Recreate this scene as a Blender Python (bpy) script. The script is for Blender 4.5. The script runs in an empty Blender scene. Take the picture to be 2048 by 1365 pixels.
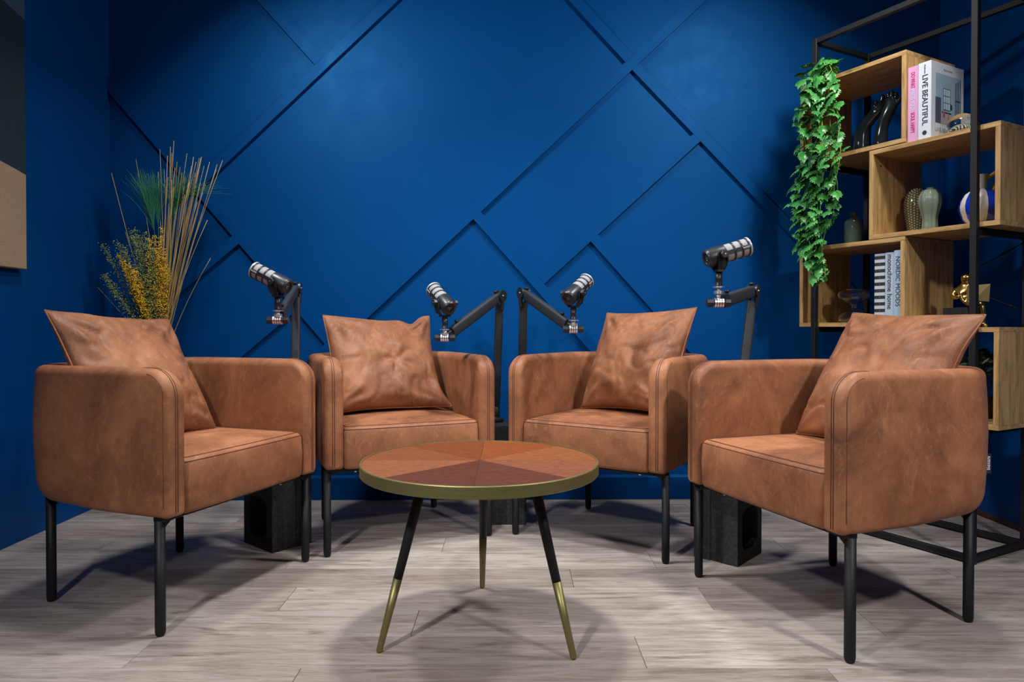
import bpy, math, random
from math import sin, cos, pi, radians as R, sqrt
from mathutils import Vector as V, Matrix as M, noise, Quaternion

sc = bpy.context.scene
COL = sc.collection
random.seed(7)

# ------------------------------------------------------------------ camera, world, lights
EYE = 0.80
cam_d = bpy.data.cameras.new('camera'); cam = bpy.data.objects.new('camera', cam_d); COL.objects.link(cam)
cam_d.sensor_width = 36.0; cam_d.lens = 1390.0 / 2048.0 * 36.0
cam_d.shift_y = -11.8 / 2048.0
cam.location = (0, 0, EYE); cam.rotation_euler = (pi / 2 - 0.012, 0, 0)
cam_d.clip_start = 0.02; cam_d.clip_end = 50
sc.camera = cam
sc.view_settings.view_transform = 'Standard'; sc.view_settings.look = 'None'
sc.view_settings.gamma = 1.0; sc.view_settings.exposure = 0.12
sc.view_settings.use_curve_mapping = False
w = bpy.data.worlds.new('world'); sc.world = w; w.use_nodes = True
w.node_tree.nodes['Background'].inputs[0].default_value = (0.85, 0.9, 1.0, 1)
w.node_tree.nodes['Background'].inputs[1].default_value = 0.02

def area(name, loc, target, power, size, color=(1, 1, 1), spread=180, sy=None):
    d = bpy.data.lights.new(name, 'AREA'); d.energy = power; d.color = color
    d.shape = 'RECTANGLE' if sy else 'DISK'; d.size = size
    if sy: d.size_y = sy
    d.spread = R(spread)
    o = bpy.data.objects.new(name, d); COL.objects.link(o); o.location = loc
    o.rotation_euler = (V(target) - V(loc)).to_track_quat('-Z', 'Y').to_euler()
    return o
LW = (1.0, 0.985, 0.98)
area('light_mid_left', (-1.05, 2.10, 2.42), (0.0, 2.70, 0.6), 19.5, 0.24, LW, 150)
area('light_mid_right', (1.22, 2.10, 2.42), (0.15, 2.70, 0.6), 19.5, 0.24, LW, 150)
area('light_front_left', (-1.0, 0.20, 1.98), (-0.1, 1.95, 0.0), 6.5, 0.12, LW, 78)
area('light_front_right', (1.45, 0.45, 2.0), (0.85, 2.05, 0.3), 7, 0.14, LW, 84)
area('light_overhead', (-0.1, 2.08, 2.58), (-0.1, 2.04, 0.0), 13.5, 0.20, LW, 108)

# ------------------------------------------------------------------ helpers
def link(o, parent=None):
    COL.objects.link(o)
    if parent: o.parent = parent
    return o
def tag(o, label=None, cat=None, group=None, kind=None):
    if label: o['label'] = label
    if cat: o['category'] = cat
    if group: o['group'] = group
    if kind: o['kind'] = kind
    return o
def empty(name, loc=(0, 0, 0), rz=0, label=None, cat=None, group=None):
    o = bpy.data.objects.new(name, None); o.empty_display_size = 0.05
    o.location = loc; o.rotation_euler = (0, 0, rz); link(o); tag(o, label, cat, group)
    return o

class MB:
    def __init__(s): s.v = []; s.f = []; s.m = []; s.sm = []
    def add(s, vs, fs, smooth=True, mi=0):
        b = len(s.v); s.v += [tuple(x) for x in vs]
        for f in fs: s.f.append([b + i for i in f]); s.m.append(mi); s.sm.append(smooth)
    def box(s, lo, hi, mat=None, mi=0, bev=0.0):
        x0, y0, z0 = lo; x1, y1, z1 = hi
        if bev <= 0:
            vs = [V((x, y, z)) for x in (x0, x1) for y in (y0, y1) for z in (z0, z1)]
            fs = [(0, 1, 3, 2), (4, 6, 7, 5), (0, 4, 5, 1), (2, 3, 7, 6), (0, 2, 6, 4), (1, 5, 7, 3)]
        else:
            b = bev; vs = []; fs = []
            c = V(((x0 + x1) / 2, (y0 + y1) / 2, (z0 + z1) / 2)); h = V(((x1 - x0) / 2, (y1 - y0) / 2, (z1 - z0) / 2))
            idx = {}
            for ax in range(3):
                for sx in (-1, 1):
                    for sy in (-1, 1):
                        for sz in (-1, 1):
                            sg = (sx, sy, sz); p = [0, 0, 0]
                            for k in range(3): p[k] = c[k] + sg[k] * (h[k] - (0 if k == ax else b))
                            idx[(ax, sg)] = len(vs); vs.append(V(p))
            for ax in range(3):
                a1, a2 = [k for k in range(3) if k != ax]
                for sd in (-1, 1):
                    q = []
                    for (p1, p2) in ((-1, -1), (1, -1), (1, 1), (-1, 1)):
                        sg = [0, 0, 0]; sg[ax] = sd; sg[a1] = p1; sg[a2] = p2; q.append(idx[(ax, tuple(sg))])
                    fs.append(q)
                # edges along axis ax
                for p1 in (-1, 1):
                    for p2 in (-1, 1):
                        sa = [0, 0, 0]; sa[a1] = p1; sa[a2] = p2
                        A = list(sa); A[ax] = -1; B = list(sa); B[ax] = 1
                        fs.append([idx[(a1, tuple(A))], idx[(a1, tuple(B))], idx[(a2, tuple(B))], idx[(a2, tuple(A))]])
            for sx in (-1, 1):
                for sy in (-1, 1):
                    for sz in (-1, 1):
                        fs.append([idx[(0, (sx, sy, sz))], idx[(1, (sx, sy, sz))], idx[(2, (sx, sy, sz))]])
            # orient outwards
            ff = []
            for f in fs:
                n = (vs[f[1]] - vs[f[0]]).cross(vs[f[2]] - vs[f[0]])
                cc = sum((vs[i] for i in f), V()) / len(f) - c
                ff.append(f if n.dot(cc) > 0 else f[::-1])
            fs = ff
        if mat is not None: vs = [mat @ x for x in vs]
        s.add(vs, fs, False, mi)
    def tube(s, path, rad, n=10, caps=True, mi=0, sect=None, up=None, smooth=True):
        path = [V(p) for p in path]; k = len(path)
        if not isinstance(rad, (list, tuple)): rad = [rad] * k
        ts = []
        for i in range(k):
            a = path[max(0, i - 1)]; b = path[min(k - 1, i + 1)]; ts.append((b - a).normalized())
        t = ts[0]
        nrm = (V(up) if up else (V((0, 0, 1)) if abs(t.z) < .9 else V((1, 0, 0))))
        nrm = (nrm - t * nrm.dot(t)).normalized()
        vs = []
        if sect is None: sect = [(cos(2 * pi * j / n), sin(2 * pi * j / n)) for j in range(n)]
        n = len(sect)
        for i in range(k):
            t = ts[i]; nrm = (nrm - t * nrm.dot(t)).normalized(); bn = t.cross(nrm)
            for (a, b) in sect: vs.append(path[i] + (nrm * a + bn * b) * rad[i])
        fs = []
        for i in range(k - 1):
            for j in range(n):
                a = i * n + j; b = i * n + (j + 1) % n
                fs.append((a, b, b + n, a + n))
        s.add(vs, fs, smooth, mi)
        if caps:
            b = len(s.v) - k * n
            s.f.append([b + j for j in range(n)][::-1]); s.m.append(mi); s.sm.append(False)
            s.f.append([b + (k - 1) * n + j for j in range(n)]); s.m.append(mi); s.sm.append(False)
    def lathe(s, prof, n=32, mat=None, mi=0, rf=None, mif=None):
        vs = []; fs = []; k = len(prof)
        for i, (r, z) in enumerate(prof):
            for j in range(n):
                a = 2 * pi * j / n; rr = r * (rf(a, i / (k - 1)) if rf else 1)
                vs.append(V((rr * cos(a), rr * sin(a), z)))
        b = len(s.v)
        if mat is not None: vs = [mat @ x for x in vs]
        s.v += [tuple(x) for x in vs]
        for i in range(k - 1):
            for j in range(n):
                a = i * n + j; c = i * n + (j + 1) % n
                s.f.append([b + a, b + c, b + c + n, b + a + n]); s.sm.append(True)
                s.m.append(mif(2 * pi * (j + .5) / n) if mif else mi)
        if prof[0][0] > 1e-5:
            s.f.append([b + j for j in range(n)][::-1]); s.m.append(mi); s.sm.append(False)
        if prof[-1][0] > 1e-5:
            s.f.append([b + (k - 1) * n + j for j in range(n)]); s.m.append(mi); s.sm.append(False)
    def build(s, name, mat, parent=None, loc=None):
        me = bpy.data.meshes.new(name); me.from_pydata(s.v, [], s.f)
        for x in (mat if isinstance(mat, (list, tuple)) else [mat]): me.materials.append(x)
        me.polygons.foreach_set('material_index', s.m); me.polygons.foreach_set('use_smooth', s.sm)
        me.validate(); me.update()
        o = bpy.data.objects.new(name, me); link(o, parent)
        if loc: o.location = loc
        return o

def sharp(o, ang=35):
    me = o.data
    try: me.set_sharp_from_angle(angle=R(ang))
    except Exception: pass
    return o
def bevel(o, wdt, seg=2):
    m = o.modifiers.new('bevel', 'BEVEL'); m.width = wdt; m.segments = seg; m.limit_method = 'ANGLE'; m.angle_limit = R(40)
    return o
def text(name, body, size, mat, parent, mtx, font=None, ext=0.0002, sx=1.0, spacing=1.0, align='LEFT', width=None, bold=0.0):
    c = bpy.data.curves.new(name, 'FONT'); c.body = body; c.size = size; c.extrude = ext; c.align_x = align; c.align_y = 'CENTER'
    c.space_character = spacing; c.resolution_u = 3; c.offset = bold
    t = bpy.data.objects.new(name, c); COL.objects.link(t)
    dg = bpy.context.evaluated_depsgraph_get(); me = bpy.data.meshes.new_from_object(t.evaluated_get(dg))
    bpy.data.objects.remove(t); bpy.data.curves.remove(c)
    if width: xs = [v.co.x for v in me.vertices]; sx = width / (max(xs) - min(xs))
    me.transform(M.Diagonal((sx, 1, 1, 1))); me.transform(mtx)
    me.materials.clear(); me.materials.append(mat)
    o = bpy.data.objects.new(name, me); link(o, parent); return o
def copy_tree(o, parent=None):
    c = o.copy(); COL.objects.link(c); c.parent = parent
    for ch in list(o.children): copy_tree(ch, c)
    return c

# ------------------------------------------------------------------ materials
def mat(name, base=(.5, .5, .5), rough=.5, metal=0.0, spec=.5):
    m = bpy.data.materials.new(name); m.use_nodes = True; nt = m.node_tree; b = nt.nodes['Principled BSDF']
    b.inputs['Base Color'].default_value = (*base, 1); b.inputs['Roughness'].default_value = rough
    b.inputs['Metallic'].default_value = metal; b.inputs['Specular IOR Level'].default_value = spec
    return m, nt, b
def nd(nt, t, **k):
    n = nt.nodes.new(t)
    for a, v in k.items():
        if a in n.inputs: n.inputs[a].default_value = v
        else: setattr(n, a, v)
    return n
def coords(nt, scale=(1, 1, 1), rnd=True, rot=(0, 0, 0)):
    tc = nd(nt, 'ShaderNodeTexCoord'); mp = nd(nt, 'ShaderNodeMapping'); mp.inputs['Scale'].default_value = scale
    mp.inputs['Rotation'].default_value = rot
    if rnd:
        oi = nd(nt, 'ShaderNodeObjectInfo'); mu = nd(nt, 'ShaderNodeVectorMath', operation='SCALE')
        cb = nd(nt, 'ShaderNodeCombineXYZ'); 
        nt.links.new(oi.outputs['Random'], cb.inputs[0]); nt.links.new(oi.outputs['Random'], cb.inputs[1]); nt.links.new(oi.outputs['Random'], cb.inputs[2])
        nt.links.new(cb.outputs[0], mu.inputs[0]); mu.inputs['Scale'].default_value = 37.0
        ad = nd(nt, 'ShaderNodeVectorMath', operation='ADD')
        nt.links.new(tc.outputs['Object'], ad.inputs[0]); nt.links.new(mu.outputs[0], ad.inputs[1]); nt.links.new(ad.outputs[0], mp.inputs[0])
    else: nt.links.new(tc.outputs['Object'], mp.inputs[0])
    return mp.outputs[0]
def noise_n(nt, vec, scale, detail=4, rough=.55, dist=0):
    n = nd(nt, 'ShaderNodeTexNoise'); n.inputs['Scale'].default_value = scale; n.inputs['Detail'].default_value = detail
    n.inputs['Roughness'].default_value = rough; n.inputs['Distortion'].default_value = dist
    nt.links.new(vec, n.inputs['Vector']); return n.outputs['Fac']
def ramp(nt, fac, stops):
    r = nd(nt, 'ShaderNodeValToRGB'); e = r.color_ramp.elements
    while len(e) < len(stops): e.new(.5)
    for x, (p, c) in zip(e, stops): x.position = p; x.color = (*c, 1) if len(c) == 3 else c
    nt.links.new(fac, r.inputs[0]); return r.outputs[0]
def mixc(nt, a, b, fac, mode='MIX'):
    m = nd(nt, 'ShaderNodeMix', data_type='RGBA', blend_type=mode)
    for i, x in ((6, a), (7, b)):
        if isinstance(x, tuple): m.inputs[i].default_value = (*x, 1)
        else: nt.links.new(x, m.inputs[i])
    if isinstance(fac, (int, float)): m.inputs[0].default_value = fac
    else: nt.links.new(fac, m.inputs[0])
    return m.outputs[2]
def bump(nt, b, h, strength=.2, dist=.01):
    n = nd(nt, 'ShaderNodeBump'); n.inputs['Strength'].default_value = strength; n.inputs['Distance'].default_value = dist
    nt.links.new(h, n.inputs['Height']); nt.links.new(n.outputs[0], b.inputs['Normal'])
def S(r, g, b):
    f = lambda c: (c / 255 / 12.92) if c / 255 <= .04045 else ((c / 255 + .055) / 1.055) ** 2.4
    return (f(r), f(g), f(b))

def leather(name, k=1.0):
    m, nt, b = mat(name, rough=.55, spec=.32)
    v = coords(nt); base = ramp(nt, noise_n(nt, v, 4.5, 8, .66, .5), [(.32, tuple(c * k for c in S(106, 66, 44))), (.52, tuple(c * k for c in S(143, 92, 62))), (.70, tuple(c * k for c in S(167, 113, 79)))])
    v2 = coords(nt, (1, 1, .45)); sc_ = ramp(nt, noise_n(nt, v2, 30, 10, .82, 1.6), [(.52, (0, 0, 0)), (.72, (.55,) * 3)])
    base = mixc(nt, base, tuple(c * k for c in S(194, 138, 96)), sc_)
    dk = ramp(nt, noise_n(nt, v, 12, 8, .75, .8), [(.28, (.35,) * 3), (.42, (0, 0, 0))])
    base = mixc(nt, base, tuple(c * k for c in S(90, 56, 40)), dk)
    f = noise_n(nt, v, 420, 2, .5)
    nt.links.new(base, b.inputs['Base Color'])
    nt.links.new(ramp(nt, noise_n(nt, v, 14, 5), [(.35, (.48,) * 3), (.7, (.66,) * 3)]), b.inputs['Roughness'])
    bump(nt, b, f, .12, .002)
    return m
LEATHER = leather('tan_leather')
LEATHER_P = leather('tan_leather_cushion', .95)
SEAM = mat('seam_thread', S(92, 50, 34), .7)[0]
def wallmat(name, col):
    m, nt, b = mat(name, col, .5, 0, .38); b.inputs['Specular Tint'].default_value = (.10, .50, 1, 1)
    v = coords(nt, rnd=False)
    nt.links.new(ramp(nt, noise_n(nt, v, 2.2, 3), [(.3, tuple(c * .95 for c in col)), (.7, tuple(c * 1.05 for c in col))]), b.inputs['Base Color'])
    nt.links.new(ramp(nt, noise_n(nt, v, 9, 4), [(.3, (.46,) * 3), (.7, (.54,) * 3)]), b.inputs['Roughness'])
    bump(nt, b, noise_n(nt, v, 130, 3, .6), .10, .002)
    return m
BLUE = (0.0004, 0.047, 0.190)
WALL = wallmat('blue_wall_paint', BLUE)
CEIL = mat('ceiling_paint', (.25, .27, .3), .8)[0]
BLACK = mat('black_powder_metal', (.006, .007, .009), .55, 0, .35)[0]
BLACKP = mat('black_plastic', (.012, .014, .017), .38, 0, .5)[0]
def _arm():
    m, nt, b = mat('boom_arm_sleeve', (.010, .014, .020), .6)
    bump(nt, b, noise_n(nt, coords(nt), 300, 2), .1, .001); return m
ARM = _arm()
SILVER = mat('silver_metal', (.88, .88, .88), .34, 1)[0]
def _brass():
    m, nt, b = mat('brushed_brass', (.26, .235, .095), .48, .85)
    v = coords(nt, (1, 1, 60)); nt.links.new(ramp(nt, noise_n(nt, v, 12, 3), [(.3, (.42,) * 3), (.7, (.54,) * 3)]), b.inputs['Roughness'])
    return m
BRASS = _brass()
GOLD = mat('gold_lacquer', (.62, .42, .13), .22, 1)[0]
def _conc():
    m, nt, b = mat('black_painted_concrete', (.02, .021, .024), .75)
    v = coords(nt); h = noise_n(nt, v, 70, 6, .7)
    nt.links.new(ramp(nt, h, [(.4, (.011, .012, .014)), (.62, (.028, .029, .032)), (.74, (.09, .09, .09))]), b.inputs['Base Color'])
    bump(nt, b, h, .7, .006); return m
CONC = _conc()
def woodmat(name, c0, c1, c2, scale=(1, 1, 1), rough=.5, sc1=9, rot=(0, 0, 0), rnd=True, spec=.4):
    m, nt, b = mat(name, c1, rough, 0, spec)
    v = coords(nt, scale, rnd, rot)
    n1 = noise_n(nt, v, sc1, 6, .6, .6); n2 = noise_n(nt, v, sc1 * 7, 4, .6)
    mx = nd(nt, 'ShaderNodeMath', operation='MULTIPLY_ADD'); nt.links.new(n2, mx.inputs[0]); mx.inputs[1].default_value = .35
    nt.links.new(n1, mx.inputs[2])
    nt.links.new(ramp(nt, mx.outputs[0], [(.45, c0), (.68, c1), (.9, c2)]), b.inputs['Base Color'])
    bump(nt, b, n2, .12, .002); return m
OAKX = woodmat('oak_board_along', S(128, 97, 52), S(180, 143, 90), S(200, 166, 112), (1.2, 12, 12), .5, 5)
OAKZ = woodmat('oak_board_upright', S(128, 97, 52), S(180, 143, 90), S(200, 166, 112), (12, 12, 1.2), .5, 5)
def _plank():
    m, nt, b = mat('laminate_plank', rough=.42, spec=.4)
    v = coords(nt, (.9, 9, 9))
    oi = nd(nt, 'ShaderNodeObjectInfo')
    n1 = noise_n(nt, v, 3.2, 7, .62, 1.0); n2 = noise_n(nt, v, 26, 5, .65, .3)
    g = nd(nt, 'ShaderNodeMath', operation='MULTIPLY_ADD'); nt.links.new(n2, g.inputs[0]); g.inputs[1].default_value = .5; nt.links.new(n1, g.inputs[2])
    c = ramp(nt, g.outputs[0], [(.44, S(92, 82, 76)), (.62, S(142, 132, 125)), (.78, S(165, 156, 149)), (.95, S(180, 172, 166))])
    vk = coords(nt, (2.2, 7, 7)); kn = noise_n(nt, vk, 2.6, 3, .5, .4)
    c = mixc(nt, c, S(98, 84, 76), ramp(nt, kn, [(.66, (0, 0, 0)), (.76, (.8,) * 3)]))
    tone = ramp(nt, oi.outputs['Random'], [(0, (.76, .735, .72)), (.5, (.92, .915, .91)), (1, (1.06, 1.055, 1.05))])
    nt.links.new(mixc(nt, c, tone, 1.0, 'MULTIPLY'), b.inputs['Base Color'])
    nt.links.new(ramp(nt, n2, [(.3, (.36,) * 3), (.7, (.5,) * 3)]), b.inputs['Roughness'])
    bump(nt, b, n2, .12, .0015); return m
PLANK = _plank()
JOINT = mat('joint_dark', (.05, .04, .035), .8)[0]

# ------------------------------------------------------------------ room
BL, BR = V((-1.843, 3.195, 0)), V((1.990, 3.248, 0))
FL, FR_, HT = V((-1.765, -1.1, 0)), V((1.995, -1.1, 0)), 2.75
def slab(name, pts, z0, z1, m):
    b = MB(); n = len(pts)
    vs = [V((p[0], p[1], z0)) for p in pts] + [V((p[0], p[1], z1)) for p in pts]
    fs = [tuple(range(n))[::-1], tuple(range(n, 2 * n))] + [(i, (i + 1) % n, n + (i + 1) % n, n + i) for i in range(n)]
    b.add(vs, fs, False); o = b.build(name, m); o['kind'] = 'structure'; return o
wd = (BR - BL).normalized(); wn = V((-wd.y, wd.x, 0))      # along back wall, outward
wall_back = slab('wall_back', [BL - wd * .1, BR + wd * .1, BR + wd * .1 + wn * .1, BL - wd * .1 + wn * .1], -.05, HT, WALL)
ld = (BL - FL).normalized(); ln = V((-ld.y, ld.x, 0))
wall_left = slab('wall_left', [FL, BL, BL + ln * .1, FL + ln * .1], -.05, HT, WALL)
wall_right = slab('wall_right', [FR_, FR_ + V((.1, 0, 0)), BR + V((.1, 0, 0)), BR], -.05, HT, WALL)
ceiling = slab('ceiling', [FL - V((.1, 0, 0)), FR_ + V((.1, 0, 0)), BR + V((.1, .1, 0)), BL + V((-.1, .1, 0))], HT, HT + .1, CEIL)
floor = slab('floor', [FL - V((.1, 0, 0)), FR_ + V((.1, 0, 0)), BR + V((.1, .1, 0)), BL + V((-.1, .1, 0))], -.06, -.008, JOINT)
# floor planks: 0.168 m rows running along X, staggered joints
PWD, PLN = .168, 1.23
joint0 = {0: -1.04, 1: -.66, 2: -.262, 3: -.914, 4: -.494, -1: .48, -2: -.25, -3: -.70, -4: .10, -5: -.45, -6: .3, -7: -.9}
jr = random.Random(5); plank_mesh = {}
def plank(x0, x1, y0, y1, zj=0):
    key = round(x1 - x0, 4), round(y1 - y0, 4)
    if key not in plank_mesh:
        b = MB(); L, W_ = key; b.box((-L / 2 + .0006, -W_ / 2 + .0006, -.008), (L / 2 - .0006, W_ / 2 - .0006, 0), bev=.0007)
        me = b.build('plank', PLANK); plank_mesh[key] = me.data; bpy.data.objects.remove(me)
    o = bpy.data.objects.new('plank', plank_mesh[key]); link(o, floor); o.location = ((x0 + x1) / 2, (y0 + y1) / 2, zj)
def xl_at(y): return FL.x + (BL.x - FL.x) * (y - FL.y) / (BL.y - FL.y)
for k in range(-7, 19):
    ytop = 2.29 - PWD * k; ybot = ytop - PWD       # k=0: row 2.29..2.12
    if ybot > 3.24 or ybot < -1.0: continue
    yt = min(ytop, 3.2 + .0)
    if yt - ybot < .03: continue
    j = joint0.get(k, jr.uniform(-1, .2)); xs = [j + PLN * i for i in range(-3, 4)]
    L0, L1 = xl_at((yt + ybot) / 2) - .004, 1.99
    xs = [L0] + [x for x in xs if L0 + .05 < x < L1 - .05] + [L1]
    for a, b_ in zip(xs, xs[1:]): plank(a, b_, ybot, yt)
if True:
    b = MB(); b.add([BL + V((-.02, .004, -.001)), V((BL.x - .02, 3.19, -.001)), V((2.0, 3.19, -.001)), BR + V((.01, .004, -.001))], [(0, 1, 2, 3)], False)
    o = b.build('plank', PLANK, floor)

# camera-free helper: wall coordinates (s along back wall from its left corner, z up)
def wp(s, z, off=0): return BL + wd * s + V((0, 0, z)) - wn * off
# diagonal battens: (s0,z0)->(s1,z1) is the lower edge line, batten lies above it; extended/cut values measured in metres
def batten(a, b_, wdt=.047, th=.011, ca=None, cb=None):
    a = V((a[0], a[1])); b_ = V((b_[0], b_[1])); d = (b_ - a).normalized(); n = V((-d.y, d.x))
    if n.y < 0: n = -n
    a2, b2 = a + n * wdt, b_ + n * wdt
    if ca: a2 = a2 + d * ca
    if cb: b2 = b2 + d * cb
    bb = MB(); c = .0012
    cen = (a + b_ + a2 + b2) / 4
    q = [a, b_, b2, a2]
    outer = [wp(p.x, p.y, 0) for p in q]; mid = [wp(p.x, p.y, th - c) for p in q]
    top = []
    for p in q:
        e = (cen - p); top.append(wp(p.x + math.copysign(c, e.x), p.y + math.copysign(c, e.y) , th))
    vs = outer + mid + top
    fs = [(8, 9, 10, 11)] + [(i, (i + 1) % 4, 4 + (i + 1) % 4, 4 + i) for i in range(4)] + [(4 + i, 4 + (i + 1) % 4, 8 + (i + 1) % 4, 8 + i) for i in range(4)]
    # orientation towards room
    f0 = fs[0]; nn = (vs[f0[1]] - vs[f0[0]]).cross(vs[f0[2]] - vs[f0[0]])
    if nn.dot(-wn) < 0: fs = [f[::-1] for f in fs]
    bb.add(vs, fs, False); bb.build('batten', WALL, wall_back)
BATTENS = [((1.8022, 2.75), (0.4286, 1.4446), 0.047, 0.017, 0.0495, -0.0026), ((0.0, 1.8754), (0.9836, 0.7204), 0.047, 0.017, -0.0552, -0.0023), ((0.2651, 2.75), (0.9426, 1.9979), 0.047, 0.017, 0.0423, -0.0013), ((0.5913, 1.181), (0.0, 0.6787), 0.047, 0.017, 0.0001, -0.0399), ((0.8528, 0.874), (-0.0482, 0.113), 0.047, 0.017, 0.0002, 0.0556), ((3.2121, 2.75), (0.4059, 0.113), 0.047, 0.017, 0.05, 0.05), ((1.6849, 2.75), (2.3648, 2.0182), 0.047, 0.017, 0.0437, -0.0003), ((2.3957, 1.9828), (3.8334, 0.5008), 0.047, 0.017, 0.0007, -0.0485), ((2.7119, 1.6569), (1.9917, 0.9979), 0.047, 0.017, 0.0014, -0.0007), ((1.6646, 1.2958), (2.7137, 0.113), 0.047, 0.017, -0.0014, 0.0417), ((2.2059, 1.1938), (3.1764, 0.113), 0.047, 0.017, -0.0004, 0.0422)]
for bt in BATTENS: batten(*bt)
# baseboard of the back wall
def strip(name, p0, p1, nrm, h, th, m):
    b = MB(); prof = [(0, 0), (th, 0), (th, h - .012), (th - .004, h - .004), (th - .006, h), (0, h)]
    vs = []
    for p in (p0, p1):
        for (a, z) in prof: vs.append(p + nrm * a + V((0, 0, z)))
    n = len(prof); fs = [(i, (i + 1) % n, n + (i + 1) % n, n + i) for i in range(n)] + [tuple(range(n))[::-1], tuple(range(n, 2 * n))]
    b.add(vs, fs, False); o = b.build(name, m); o['kind'] = 'structure'; return o
strip('baseboard_back', BL, BR, -wn, .113, .014, WALL)
BROWN = mat('dark_brown_skirting', S(58, 34, 24), .6)[0]
strip('baseboard_right', BR, V((1.995, .4, 0)), V((-1, 0, 0)), .022, .012, BROWN)

# ------------------------------------------------------------------ painting on the left wall
def canvas_mat():
    m, nt, b = mat('painted_canvas', rough=.85, spec=.2)
    tc = nd(nt, 'ShaderNodeTexCoord'); sp = nd(nt, 'ShaderNodeSeparateXYZ'); nt.links.new(tc.outputs['Object'], sp.inputs[0])
    # z height edges gently wavy along x
    w1 = nd(nt, 'ShaderNodeMath', operation='SINE'); m1 = nd(nt, 'ShaderNodeMath', operation='MULTIPLY'); nt.links.new(sp.outputs[0], m1.inputs[0]); m1.inputs[1].default_value = 6.0
    nt.links.new(m1.outputs[0], w1.inputs[0]); m2 = nd(nt, 'ShaderNodeMath', operation='MULTIPLY_ADD'); nt.links.new(w1.outputs[0], m2.inputs[0]); m2.inputs[1].default_value = .03; nt.links.new(sp.outputs[2], m2.inputs[2])
    def step(t):
        g = nd(nt, 'ShaderNodeMath', operation='GREATER_THAN'); nt.links.new(m2.outputs[0], g.inputs[0]); g.inputs[1].default_value = t; return g.outputs[0]
    fine = noise_n(nt, tc.outputs['Object'], 180, 3, .7)
    c = mixc(nt, S(168, 143, 116), S(40, 54, 64), step(.349)); c = mixc(nt, c, S(66, 86, 108), step(.92))
    c = mixc(nt, c, ramp(nt, fine, [(.3, (.8, .8, .8)), (.7, (1.15, 1.15, 1.15))]), 1.0, 'MULTIPLY')
    nt.links.new(c, b.inputs['Base Color'])
    wv = nd(nt, 'ShaderNodeTexWave', wave_type='BANDS', bands_direction='Z'); wv.inputs['Scale'].default_value = 160; nt.links.new(tc.outputs['Object'], wv.inputs[0])
    bump(nt, b, wv.outputs['Fac'], .3, .001); return m
pr = empty('canvas_painting', (-1.8318, 2.5797, 1.0123), math.atan2(ld.y, ld.x), 'unframed abstract canvas with a tan field below charcoal and slate grey, on the left wall', 'painting')
b = MB(); b.box((-.9, -.034, 0), (0, -.0005, 1.5), bev=.003); b.build('canvas', canvas_mat(), pr)

# ------------------------------------------------------------------ armchairs
HW, YF, YR, RC, TH = .316, -.283, .315, .18, .066
ZB, ZT = .306, .692
def shell_path():
    P = []
    def add(x, y, nx, ny): P.append((V((x, y, 0)), V((nx, ny, 0))))
    ys = [YF + e for e in (0, .0015, .004, .008, .013, .02, .03, .045, .06, .08, .11, .15, .2, .26, .32, .38)]
    for y in ys: add(-HW, y, -1, 0)
    for i in range(0, 15):
        a = pi - (pi / 2) * i / 14; add(-HW + RC + RC * cos(a), YR - RC + RC * sin(a), cos(a), sin(a))
    for x in (-.08, -.03, .03, .08): add(x, YR, 0, 1)
    for i in range(0, 15):
        a = pi / 2 - (pi / 2) * i / 14; add(HW - RC + RC * cos(a), YR - RC + RC * sin(a), cos(a), sin(a))
    for y in ys[::-1]: add(HW, y, 1, 0)
    return P
def corner_pts(cx, cz, rx, rz, a0, a1, n=6):
    return [(cx + rx * cos(a0 + (a1 - a0) * i / n), cz + rz * sin(a0 + (a1 - a0) * i / n)) for i in range(n + 1)]
def shell():
    P = shell_path(); N = len(P); vs = []; ln_ = 0; d = [0]
    for i in range(1, N): d.append(d[-1] + (P[i][0] - P[i - 1][0]).length)
    tot = d[-1]; K = None
    for i, (p, n) in enumerate(P):
        e = min(d[i], tot - d[i])
        R1, re = .075, .02
        drop = (R1 - sqrt(max(0, R1 * R1 - (R1 - e) ** 2))) if e < R1 else 0
        ins = (re - sqrt(max(0, re * re - (re - e) ** 2))) if e < re else 0
        t = min(1, max(0, (e - .22) / .22)); t = t * t * (3 - 2 * t)
        rbz = .018 + .052 * t; rbn = .014 + .032 * t
        zt, zb = ZT - drop, ZB + ins * .5
        puff = .006 * min(1, e / .1)
        n0, n1 = -ins * .9, -TH + ins * .9
        ra = min(.026, (n0 - n1) / 2 - .002)
        loop = corner_pts(n0 - ra, zt - ra, ra, ra, 0, pi / 2) + corner_pts(n1 + ra, zt - ra, ra, ra, pi / 2, pi) \
            + corner_pts(n1 + .010, zb + .010, .010, .010, pi, 1.5 * pi, 3) + corner_pts(n0 - rbn, zb + rbz, rbn, rbz, 1.5 * pi, 2 * pi, 7)
        # belly of padding on outside between bottom and top
        zo = loop[-1][1]; zs = zt - ra
        for q in (.25, .5, .75): loop.append((n0 + puff * sin(pi * q), zo + (zs - zo) * q))
        K = len(loop)
        for (a, z) in loop: vs.append(p + n * a + V((0, 0, z)))
    fs = []
    for i in range(N - 1):
        for j in range(K):
            a = i * K + j; b_ = i * K + (j + 1) % K; fs.append((a, b_, b_ + K, a + K))
    b = MB(); b.add(vs, fs, True)
    b.f.append(list(range(K))[::-1]); b.m.append(0); b.sm.append(False)
    b.f.append([(N - 1) * K + j for j in range(K)]); b.m.append(0); b.sm.append(False)
    return b
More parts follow.
